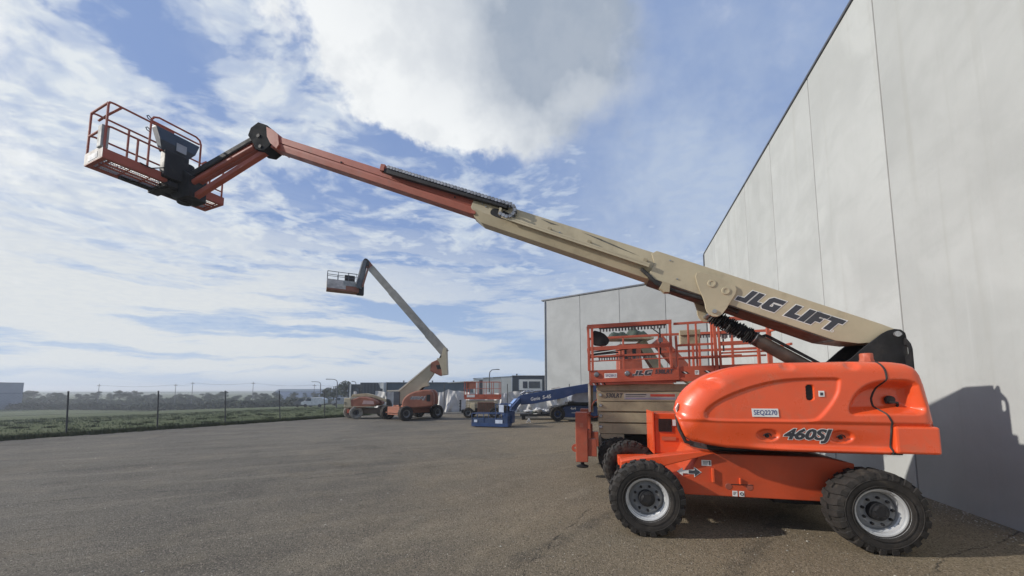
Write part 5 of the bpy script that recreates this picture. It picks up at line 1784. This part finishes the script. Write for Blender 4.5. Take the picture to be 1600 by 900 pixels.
obj('stand_post', MB().tube([(0, 0, .1), (0, 0, .45)], .018, 6), POST, mk)
obj('stand_foot', MB().prism([(-.13, 0), (-.02, .24), (.04, .24), (.13, 0), (.08, 0), (.01, .15), (-.06, 0)], -.04, .04).box(-.09, .09, -.04, .04, .05, .09), RENDERW, mk)

# --- far scissor lift ---------------------------------------------------
fs_ = thing('scissor_lift', 'rusty orange scissor lift parked in front of the silver shade cloth, platform rails up', 'scissor lift', (-1.95, 25.4, 0), R(-4))
for i, (x, y, o_) in enumerate(((-.85, -.6, -1), (.85, -.6, -1), (-.85, .6, 1), (.85, .6, 1))):
    w_ = WB.put(fs_, x, y, .32, o_, 0, i)
    w_.scale = (.76, .8, .76)
obj('chassis', MB().box(-1.1, 1.1, -.45, .45, .30, .60).box(-1.35, -1.05, -.4, .4, .28, .5), BLACK, fs_)
for i in range(4):
    obj('scissor_arm', MB().box(-1.05, 1.05, -.50, -.42, .62 + i * .13, .73 + i * .13), TAN_D, fs_)
obj('power_pack', MB().box(-.25, .85, -.62, -.51, .32, 1.0), mat('rusty_grille', (0.16, 0.06, 0.035), .8, var=.3), fs_)
gl2 = MB()
for i in range(10):
    gl2.box(-.2 + i * .105, -.16 + i * .105, -.635, -.621, .36, .96)
obj('grille_bar', gl2, mat('dark_dusty_frame', (0.10, 0.075, 0.055)), fs_)
obj('side_tank', MB().box(-.72, -.42, -.60, -.51, .42, .95), TAN, fs_, bevel=.03)
obj('deck', MB().box(-1.15, 1.2, -.55, .55, 1.18, 1.30), ORANGE_W, fs_)
obj('deck_label', MB().box(-1.0, -.45, -.556, -.551, 1.32, 1.48), RENDERW, fs_)
obj('toe_board', MB().box(-1.15, 1.2, -.55, -.53, 1.301, 1.50).box(-1.15, 1.2, .53, .55, 1.301, 1.5), ORANGE_W, fs_)
m = MB()
for y in (-.54, .54):
    for x in (-1.15, -1.0, -.40, -.25, .15, .65, 1.15):
        m.bar((x, y, 1.3), (x, y, 2.32), .035, .035)
    m.bar((-1.17, y, 2.32), (1.17, y, 2.32), .035, .035)
    m.bar((-1.17, y, 1.88), (1.17, y, 1.88), .03, .03)
for x in (-1.15, 1.15):
    m.bar((x, -.54, 2.32), (x, .54, 2.32), .035, .035)
obj('guard_rail', m, ORANGE_R, fs_)
obj('orange_screen', MB().box(-1.05, -.42, -.53, -.515, 1.90, 2.30), ORANGE_D, fs_)
obj('upright_post', MB().box(-.22, -.02, -.2, .0, 1.3, 2.45), mat('dark_grey_box', (0.07, 0.08, 0.095)), fs_)
obj('entry_ladder', MB().bar((-1.42, -.4, .40), (-1.42, -.4, 1.15), .04, .10).bar((-1.5, -.4, .42), (-1.0, -.4, .42), .05, .06), BLACK, fs_)
ldr = MB()
for i in range(7):
    ldr.box(-1.50, -1.36, -.47, -.41, .48 + i * .10, .53 + i * .10)
obj('ladder_tread', ldr, BLACK, fs_)

# =================================================================== FENCES
# left fence, post and wire
fl = thing('wire_fence', 'low dark post and wire fence between the asphalt and the grass field', 'fence', (0, 0, 0), 0)
FA = Vector((-17.98, 15.46, 0))
fd = Vector((.545, .838, 0))
pm = MB().tube([(0, 0, -.2), (0, 0, 1.74)], .028, 8)
pm.lathe([(.03, 1.74), (.036, 1.745), (.03, 1.765), (0, 1.775)], 8, axis='z')
pme = pm.mesh('fence_post', POST)
posts = []
for i in range(-7, 6):
    p_ = FA + fd * (i * 2.72)
    if i == 1:
        p_ += Vector((.06, 0, 0))
    posts.append(p_)
    o = link('fence_post', pme, fl, p_)
    o.rotation_euler = (R(random.uniform(-1, 1)), R(-3.6 + random.uniform(-.8, .8)), 0)
wm = MB()
for z in (.12, .85, 1.70):
    wm.tube([(p_.x, p_.y, z) for p_ in posts], .004, 4)
obj('fence_wire', wm, WIRE, fl)
# chain-link drawn as real thin wires
cm = MB()
a0, a1 = posts[0], posts[-1]
Lf = (a1 - a0).length
stepf = .10
nD = int(Lf / stepf)
hh = 1.58
for i in range(nD):
    s0 = i * stepf
    for sg in (1, -1):
        s1 = s0 + sg * hh
        if s1 < 0 or s1 > Lf:
            continue
        A_ = a0 + fd * s0 + Vector((0, 0, .12))
        B_ = a0 + fd * s1 + Vector((0, 0, .12 + hh))
        nrm = Vector((fd.y, -fd.x, 0)) * .0011
        tt = (B_ - A_).normalized().cross(nrm.normalized()) * .0011
        cm._add([A_ - tt, A_ + tt, B_ + tt, B_ - tt], [(0, 1, 2, 3)])
obj('chain_link_mesh', cm, WIRE, fl, kind='stuff')

# rank grass along the fence foot and weeds in the field
def blades(m, x, y, z, n, h, spread, rb, wid=.012):
    for _ in range(n):
        a = rb.uniform(0, 6.283)
        r_ = rb.uniform(0, spread)
        bx_, by_ = x + r_ * math.cos(a), y + r_ * math.sin(a)
        hh_ = h * rb.uniform(.5, 1.2)
        la, lb = rb.uniform(-.5, .5) * hh_, rb.uniform(-.5, .5) * hh_
        w_ = wid * rb.uniform(.6, 1.4)
        ca, sa = math.cos(a * 3), math.sin(a * 3)
        m.v += [(bx_ - w_ * ca, by_ - w_ * sa, z), (bx_ + w_ * ca, by_ + w_ * sa, z), (bx_ + la, by_ + lb, z + hh_)]
        k = len(m.v)
        m.f.append((k - 3, k - 2, k - 1))
        m.sm.append(False)


rb = random.Random(4)
gm = MB()
e0, e1 = Vector((-24.0, 5.2)), Vector((-10.5, 27.4))
for i in range(3600):
    t = rb.random()
    off = rb.gauss(.05, .22)
    x = e0.x + (e1.x - e0.x) * t - off * .85 + .12
    y = e0.y + (e1.y - e0.y) * t + off * .5
    blades(gm, x, y, -.01, 9, .13 + .08 * rb.random(), .14, rb, .012)
obj('fence_grass', gm, WEEDM, kind='stuff')
gm = MB()
for i in range(5200):
    d_ = 1 + 45 * rb.random() ** 1.6
    t = rb.uniform(-.6, 1.9)
    x = e0.x + (e1.x - e0.x) * t - d_ * .85
    y = e0.y + (e1.y - e0.y) * t + d_ * .53
    if y < 4:
        continue
    z = field_z(x, y) - .012
    blades(gm, x, y, z, 8, .07 + .002 * d_ * rb.random(), .30 + .012 * d_, rb, .012 + .0008 * d_)
obj('field_grass', gm, GRASSM, kind='stuff')
gm = MB()
for i in range(150):
    d_ = 1.5 + 35 * rb.random() ** 1.3
    t = rb.uniform(-.3, 1.6)
    x = e0.x + (e1.x - e0.x) * t - d_ * .85
    y = e0.y + (e1.y - e0.y) * t + d_ * .53
    if y < 4:
        continue
    blades(gm, x, y, field_z(x, y) - .012, 60, .13, .32, rb, .02)
obj('field_weeds', gm, WEEDM, kind='stuff')

# silver shade-cloth fence -------------------------------------------
tf = thing('shade_cloth_fence', 'sagging silver shade cloth hung along the fence at the back of the yard', 'fence', (0, 29.4, 0), 0)
m = MB()
nxx, nzz = 620, 26
x0f, x1f = -10.6, 8.0
rb = random.Random(17)
folds = [(rb.uniform(x0f, x1f), rb.uniform(.06, .22), rb.uniform(-.8, .8), rb.uniform(.06, .20)) for _ in range(60)]
for i in range(nxx):
    x = x0f + (x1f - x0f) * i / (nxx - 1)
    topz = 1.62 + .05 * math.sin(x * 1.1) + .05 * math.sin(x * 2.9 + 1) + .20 * math.exp(-((x + 4.95) / .30) ** 2)
    for j in range(nzz):
        v_ = j / (nzz - 1)
        z = .12 + (topz - .12) * v_
        y = .05 * math.sin(x * 3.1 + v_ * 2) + .03 * math.sin(x * 9 - v_ * 5)
        for fx, fw, lean, am in folds:
            dxx = (x - fx - lean * (v_ - .5) * 1.2) / fw
            if abs(dxx) < 3:
                y -= am * math.exp(-dxx * dxx) * (.35 + .65 * (1 - v_))
        m.v.append((x, y, z))
for i in range(nxx - 1):
    for j in range(nzz - 1):
        a = i * nzz + j
        m.f.append((a, a + nzz, a + nzz + 1, a + 1))
        m.sm.append(True)
cl_ = m.mesh('shade_cloth', SHADE, fix=False)
link('shade_cloth', cl_, tf)
pme2 = MB().tube([(0, 0, 0), (0, 0, 2.25)], .03, 8).mesh('fence_post', POST)
for x in (-9.6, -5.2, -.35, 4.4):
    link('fence_post', pme2, tf, (x, -.30, 0))
obj('kerb', MB().box(-10.6, 9, -.9, -.6, -.01, .12), CONC2, tf, bevel=.01)
obj('cloth_base_strip', MB().box(-10.6, 8, -.22, .1, .0, .10), BLACK, tf)

# =================================================================== FAR BUILDINGS
d1 = thing('warehouse', 'long low blue-grey warehouse behind the raised articulated lift', 'building', (-18.2, 55, 0), 0)
obj('wall', MB().box(0, 13.2, 0, 14, -2, 2.72), CLAD_B, d1)
obj('roof_edge', MB().box(-.1, 13.3, -.12, 14, 2.724, 2.84), CLAD_D, d1)
obj('base_strip', MB().box(.05, 13.1, -.05, -.001, -2, .2), RENDERW, d1)
for x in (1.9, 6.2, 9.4):
    obj('roof_vent', MB().lathe([(0, 3.15), (.12, 3.12), (.14, 3.0), (.08, 2.98), (.08, 2.842), (0, 2.842)], 10, axis='z', c=(x, 2, 0)), DKSTEEL, d1)
rb2 = MB()
for i in range(44):
    rb2.box(.1 + i * .3, .14 + i * .3, -.02, -.001, .22, 2.7)
obj('cladding_rib', rb2, CLAD_B, d1, kind='stuff')
d2 = thing('office_building', 'black low office block with a white-framed edge left of the blue-grey warehouse', 'building', (-23.6, 54.5, 0), 0)
obj('wall', MB().box(0, 2.0, 0, 10, -2, 2.55), CLAD_D, d2)
obj('wall', MB().box(2.01, 5.25, -.6, 10, .42, 2.78), CLAD_D, d2)
obj('wall', MB().box(2.01, 5.25, .8, 10, -2, .41), RENDERW, d2)
obj('white_column', MB().box(.30, .50, -.12, -.001, -2, 2.62), RENDERW, d2)
obj('white_column', MB().box(5.26, 5.42, -.75, 1, -2, 2.80), RENDERW, d2)
obj('white_return', MB().prism([(4.6, 2.72), (5.25, 2.72), (5.25, 1.9), (4.9, 1.95)], -.62, -.605), RENDERW, d2)
w_ = obj('window', MB().box(.85, 1.75, -.03, -.001, 1.1, 2.05), BLACK, d2)
obj('pane', MB().box(.92, 1.68, -.045, -.031, 1.16, 1.99), GLASS, w_)
w_ = obj('window', MB().box(3.0, 4.5, -.64, -.601, .9, 1.1), CLAD_B, d2)
for x in (2.3, 2.9, 3.5, 4.1, 4.7):
    obj('roller_door', MB().box(x, x + .5, .74, .799, -.3, .36), mat('pale_door', (0.45, 0.49, 0.55), .5), d2)
for i in range(6):
    obj('wall_batten', MB().box(2.5 + i * .45, 2.54 + i * .45, -.63, -.601, 1.2, 2.7), CLAD_B, d2)

d3 = thing('concrete_building', 'pale low concrete building with vertical panels behind the far scissor lift', 'building', (-5.1, 50, 0), 0)
for i, (a, b, c) in enumerate(((0, 1.25, 3.22), (1.27, 2.55, 3.32), (2.57, 3.7, 3.42), (3.72, 5.08, 3.5))):
    obj('wall_panel', MB().box(a, b, -.02 * i, .2, -1, c), WALLC_LIT, d3)
obj('wall_core', MB().box(.02, 5.08, .21, 12, -1, 3.1), RENDERW, d3)
obj('roof_edge', MB().prism([(-.05, 3.225), (5.1, 3.505), (5.1, 3.56), (-.05, 3.28)], -.09, .3), DKSTEEL, d3)
obj('lean_to_roof', MB().prism([(-3.6, 2.76), (.0, 3.0), (0, 2.9), (-3.6, 2.68)], 1.0, 3.0), RENDERW, d3)
d4 = thing('office_building', 'black cube-like office with a wide white-framed window left of the tall concrete wall', 'building', (0.0, 49.7, 0), 0)
obj('wall', MB().box(.02, 5.6, 0, 8, -1, 3.60), CLAD_D, d4)
obj('roof_cap', MB().box(-.03, 5.65, -.05, 8, 3.604, 3.66), RENDERW, d4)
obj('roof_vent', MB().box(.55, .75, 1, 1.2, 3.664, 3.9), DKSTEEL, d4)
wf = obj('window', MB().box(.95, 3.95, -.10, -.001, 1.70, 3.12), RENDERW, d4)
obj('side_panel', MB().box(.86, 1.20, -.06, -.001, 1.70, 3.12), CLAD_P, d4)
obj('pane', MB().box(1.42, 2.02, -.125, -.101, 1.98, 2.86), GLASS, wf)
obj('pane', MB().box(2.22, 3.68, -.125, -.101, 1.98, 2.86), GLASS, wf)
obj('ledge', MB().box(1.2, 4.4, -.3, -.001, 1.35, 1.6), CLAD_B, d4)

d5 = thing('warehouse', 'plain grey-blue shed at the far left edge of the field', 'building', (-163.8, 104, 0), 0)
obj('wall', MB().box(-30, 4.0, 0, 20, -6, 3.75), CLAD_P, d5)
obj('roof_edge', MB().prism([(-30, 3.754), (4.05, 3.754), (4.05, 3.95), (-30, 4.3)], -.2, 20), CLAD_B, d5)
d6 = thing('warehouse', 'long pale blue shed among the distant trees', 'building', (-106, 170, -4.5), 0)
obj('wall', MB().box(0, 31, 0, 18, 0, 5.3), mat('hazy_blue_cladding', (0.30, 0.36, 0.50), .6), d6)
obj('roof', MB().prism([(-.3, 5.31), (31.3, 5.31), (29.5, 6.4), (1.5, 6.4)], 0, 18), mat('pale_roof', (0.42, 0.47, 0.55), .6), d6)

# =================================================================== TREES
def crown(m, rb, cx, cy, cz, rx, ry, rz, n, size):
    for _ in range(n):
        while True:
            a, b, c = rb.uniform(-1, 1), rb.uniform(-1, 1), rb.uniform(-1, 1)
            if a * a + b * b + c * c < 1:
                break
        x, y, z = cx + a * rx, cy + b * ry, cz + c * rz
        s_ = size * rb.uniform(.6, 1.4)
        u_ = Vector((rb.uniform(-1, 1), rb.uniform(-1, 1), rb.uniform(-.5, .5))).normalized() * s_
        v_ = Vector((rb.uniform(-1, 1), rb.uniform(-1, 1), rb.uniform(-1, 1))).normalized() * s_ * .7
        p_ = Vector((x, y, z))
        m._add([p_ - u_, p_ - v_, p_ + u_, p_ + v_], [(0, 1, 2, 3)])


protos = []
for k in range(5):
    rb = random.Random(100 + k)
    H_ = [5.6, 6.4, 4.8, 6.8, 5.2][k]
    tmn = MB().tube([(0, 0, 0), (.15, .05, H_ * .3), (.1, .1, H_ * .6), (.3, 0, H_ * .85)], [.24, .18, .12, .05], 7)
    cr_ = MB()
    for q in range([6, 7, 5, 8, 6][k]):
        a = rb.uniform(0, 6.28)
        r_ = rb.uniform(.4, 2.3)
        z = H_ * rb.uniform(.50, .92)
        ex_, ey_ = r_ * math.cos(a), r_ * math.sin(a)
        tmn.tube([(.1, .1, H_ * rb.uniform(.3, .5)), (ex_ * .6, ey_ * .6, z * .8), (ex_, ey_, z)], [.08, .06, .03], 5)
        crown(cr_, rb, ex_, ey_, z, rb.uniform(.8, 1.5), rb.uniform(.8, 1.5), rb.uniform(.45, 1.0), 150, .20)
    crown(cr_, rb, 0, 0, H_ * .58, 1.9, 1.9, H_ * .30, 220, .22)
    protos.append((tmn.mesh('trunk', BARK), cr_.mesh('crown', LEAF, fix=False)))

rb = random.Random(55)
tree_xs = []
x = -238.0
idx = 0
ONES = 'zeroth first second third fourth fifth sixth seventh eighth ninth tenth eleventh twelfth thirteenth fourteenth fifteenth sixteenth seventeenth eighteenth nineteenth'.split()


def ordinal(n):
    if n < 20:
        return ONES[n]
    t_ = {2: 'twent', 3: 'thirt', 4: 'fort', 5: 'fift', 6: 'sixt'}[n // 10]
    return t_ + 'ieth' if n % 10 == 0 else t_ + 'y-' + ONES[n % 10]


kinds = ['spreading', 'open-crowned', 'low rounded', 'tall spreading', 'ragged']
while x < -60:
    d_ = rb.uniform(150, 185)
    gap = rb.uniform(2.0, 4.4)
    x += gap
    if rb.random() < .10:
        x += 3
    k = rb.randrange(5)
    s_ = rb.uniform(.60, .98) * (1.10 if x > -110 else 1.0)
    px_ = x * d_ / 165
    idx += 1
    root = thing('gum_tree', '%s dark gum tree, %s from the left in the distant tree line' % (kinds[k], ordinal(idx)), 'tree', (px_, d_, -4.55), rb.uniform(0, 6), 'trees in the distant tree line')
    root.scale = (s_, s_, s_)
    link('trunk', protos[k][0], root)
    link('crown', protos[k][1], root)
# a few trees nearer, beside the dark office
for nq, (px_, d_, s_) in zip(('second from the right', 'third from the right', 'second from the left', 'leftmost', 'rightmost'), ((-40.5, 92, .95), (-37.5, 96, .8), (-47, 100, .9), (-53, 108, .85), (-34.5, 90, .75))):
    k = rb.randrange(5)
    root = thing('gum_tree', kinds[k] + ' tree, ' + nq + ' of five left of the black office block', 'tree', (px_, d_, field_z(px_, d_) - .05), rb.uniform(0, 6), 'trees left of the black office block')
    root.scale = (s_, s_, s_)
    link('trunk', protos[k][0], root)
    link('crown', protos[k][1], root)

# far dark hedge
hm = MB()
rb = random.Random(31)
for i in range(7500):
    t = rb.random()
    x, y = -205 + 150 * t, 128 - 22 * t
    hgt = 1.75 + .25 * math.sin(t * 40) + rb.uniform(-.2, .2)
    crown(hm, rb, x + rb.uniform(-1, 1), y + rb.uniform(-1.5, 1.5), field_z(x, y) + rb.uniform(.1, hgt), .1, .1, .1, 1, .42)
obj('far_hedge', hm.mesh('far_hedge', HEDGE, fix=False), None, kind='stuff')
hm = MB()
for i in range(8000):
    t = rb.random()
    x, y = -250 + 192 * t, 150 - 6 * t
    hgt = 2.5 + .4 * math.sin(t * 23) + .35 * math.sin(t * 71)
    crown(hm, rb, x + rb.uniform(-1, 1), y + rb.uniform(-2, 2), -4.5 + rb.uniform(.1, hgt), .1, .1, .1, 1, .60)
obj('far_scrub', hm.mesh('far_scrub', LEAF, fix=False), None, kind='stuff')

# distant vehicles beside the field
def small_van(x, y, z, label, col_, sc_=1.0):
    v = thing('parked_van', label, 'van', (x, y, z), R(4))
    obj('body', MB().prism(rounded([(-2.3, .35), (-2.3, 1.1), (-1.6, 1.25), (-1.1, 1.95), (2.3, 2.0), (2.35, .35)], 1), -.9, .9), col_, v, bevel=.05)
    obj('window', MB().prism([(-1.5, 1.28), (-1.08, 1.85), (-.3, 1.85), (-.3, 1.28)], -.915, -.901), GLASS, v)
    for xx_ in (-1.4, 1.4):
        obj('wheel', MB().lathe([(0, -.93), (.2, -.93), (.33, -.92), (.33, -.72), (0, -.72)], 16, c=(xx_, 0, .33)), TYRE, v)
    return v


VW = mat('van_white', (0.60, 0.61, 0.62), .35)
small_van(-40.5, 78, field_z(-40.5, 78), 'white van parked beyond the field, left of the dusty tan lift', VW)
small_van(-45.5, 84, field_z(-45.5, 84), 'dark grey van parked behind the white van beyond the field', mat('van_grey', (0.07, 0.08, 0.09), .35))
small_van(-40, 90, field_z(-40, 90) + .0, 'silver van furthest back beyond the field, under the trees', mat('van_silver', (0.35, 0.36, 0.38), .3))

# street lamps and poles
def street_lamp(x, y, h, label, arm=-1.3, side=1):
    l = thing('street_lamp', label, 'street lamp', (x, y, field_z(x, y) - .02), 0)
    z0 = -(field_z(x, y))
    obj('lamp_post', MB().tube([(0, 0, 0), (0, 0, h * .82 + z0), (.0 + arm * .06, 0, h * .92 + z0), (arm * .35, 0, h * .985 + z0), (arm, 0, h + z0)], [.10, .07, .06, .05, .05], 8), DKSTEEL, l)
    obj('lamp_head', MB().box(min(arm, arm * 1.45), max(arm, arm * 1.45), -.10, .10, h + z0 - .06, h + z0 + .05), DKSTEEL, l, bevel=.02)


street_lamp(-28.6, 62, 3.5, 'curved street lamp just left of the black office block')
street_lamp(-39.4, 78, 3.4, 'curved street lamp further left above the white van')
street_lamp(-2.9, 48.5, 4.4, 'curved street lamp in front of the low concrete building', arm=.9)
street_lamp(-27.2, 66, 3.2, 'thin street lamp behind the one beside the black office', arm=-.5)


def power_pole(x, y, h, label):
    l = thing('power_pole', label, 'power pole', (x, y, field_z(x, y) - .02), 0)
    z0 = -(field_z(x, y))
    obj('pole', MB().tube([(0, 0, 0), (0, 0, h + z0)], [.10, .07], 8), DKSTEEL, l)
    obj('crossarm', MB().box(-.7, .7, -.05, .05, h + z0 - .7, h + z0 - .55), DKSTEEL, l)


power_pole(-97, 142, 4.6, 'power pole rising out of the pale shed roof line')
power_pole(-73, 140, 3.8, 'power pole between the pale shed and the street lamps')
power_pole(-118, 140, 4.6, 'power pole left of the pale blue shed, above the tallest trees')
power_pole(-126, 142, 3.9, 'power pole second from the left above the tree line')
power_pole(-158, 145, 3.8, 'power pole standing alone above the left part of the tree line')
wl = MB()
ps = [(-158, 145, 3.4), (-126, 142, 3.5), (-118, 140, 4.2), (-97, 142, 4.2), (-73, 140, 3.4), (-39, 120, 3.2)]
for dx_ in (-.8, .8):
    pts_ = []
    for (a, b) in zip(ps[:-1], ps[1:]):
        for k in range(6):
            t = k / 6
            pts_.append((a[0] + (b[0] - a[0]) * t + dx_, a[1] + (b[1] - a[1]) * t, a[2] + (b[2] - a[2]) * t - .9 * math.sin(math.pi * t) * .8))
    wl.tube(pts_, .018, 4)
obj('power_line', wl, DKSTEEL, label='pair of thin overhead wires strung between the distant poles', category='power line')

# =================================================================== HAZE
hz_m = bpy.data.materials.new('haze')
hz_m.use_nodes = True
ht = hz_m.node_tree
for n in list(ht.nodes):
    ht.nodes.remove(n)
vo = ht.nodes.new('ShaderNodeVolumePrincipled')
vo.inputs['Color'].default_value = (0.86, 0.92, 1.0, 1)
vo.inputs['Density'].default_value = 0.0011
vo.inputs['Anisotropy'].default_value = 0.3
mo = ht.nodes.new('ShaderNodeOutputMaterial')
ht.links.new(vo.outputs[0], mo.inputs['Volume'])
hz = MB().box(-3600, 3600, -1600, 3600, -6.5, 12.5)
obj('haze', hz, hz_m, kind='stuff')
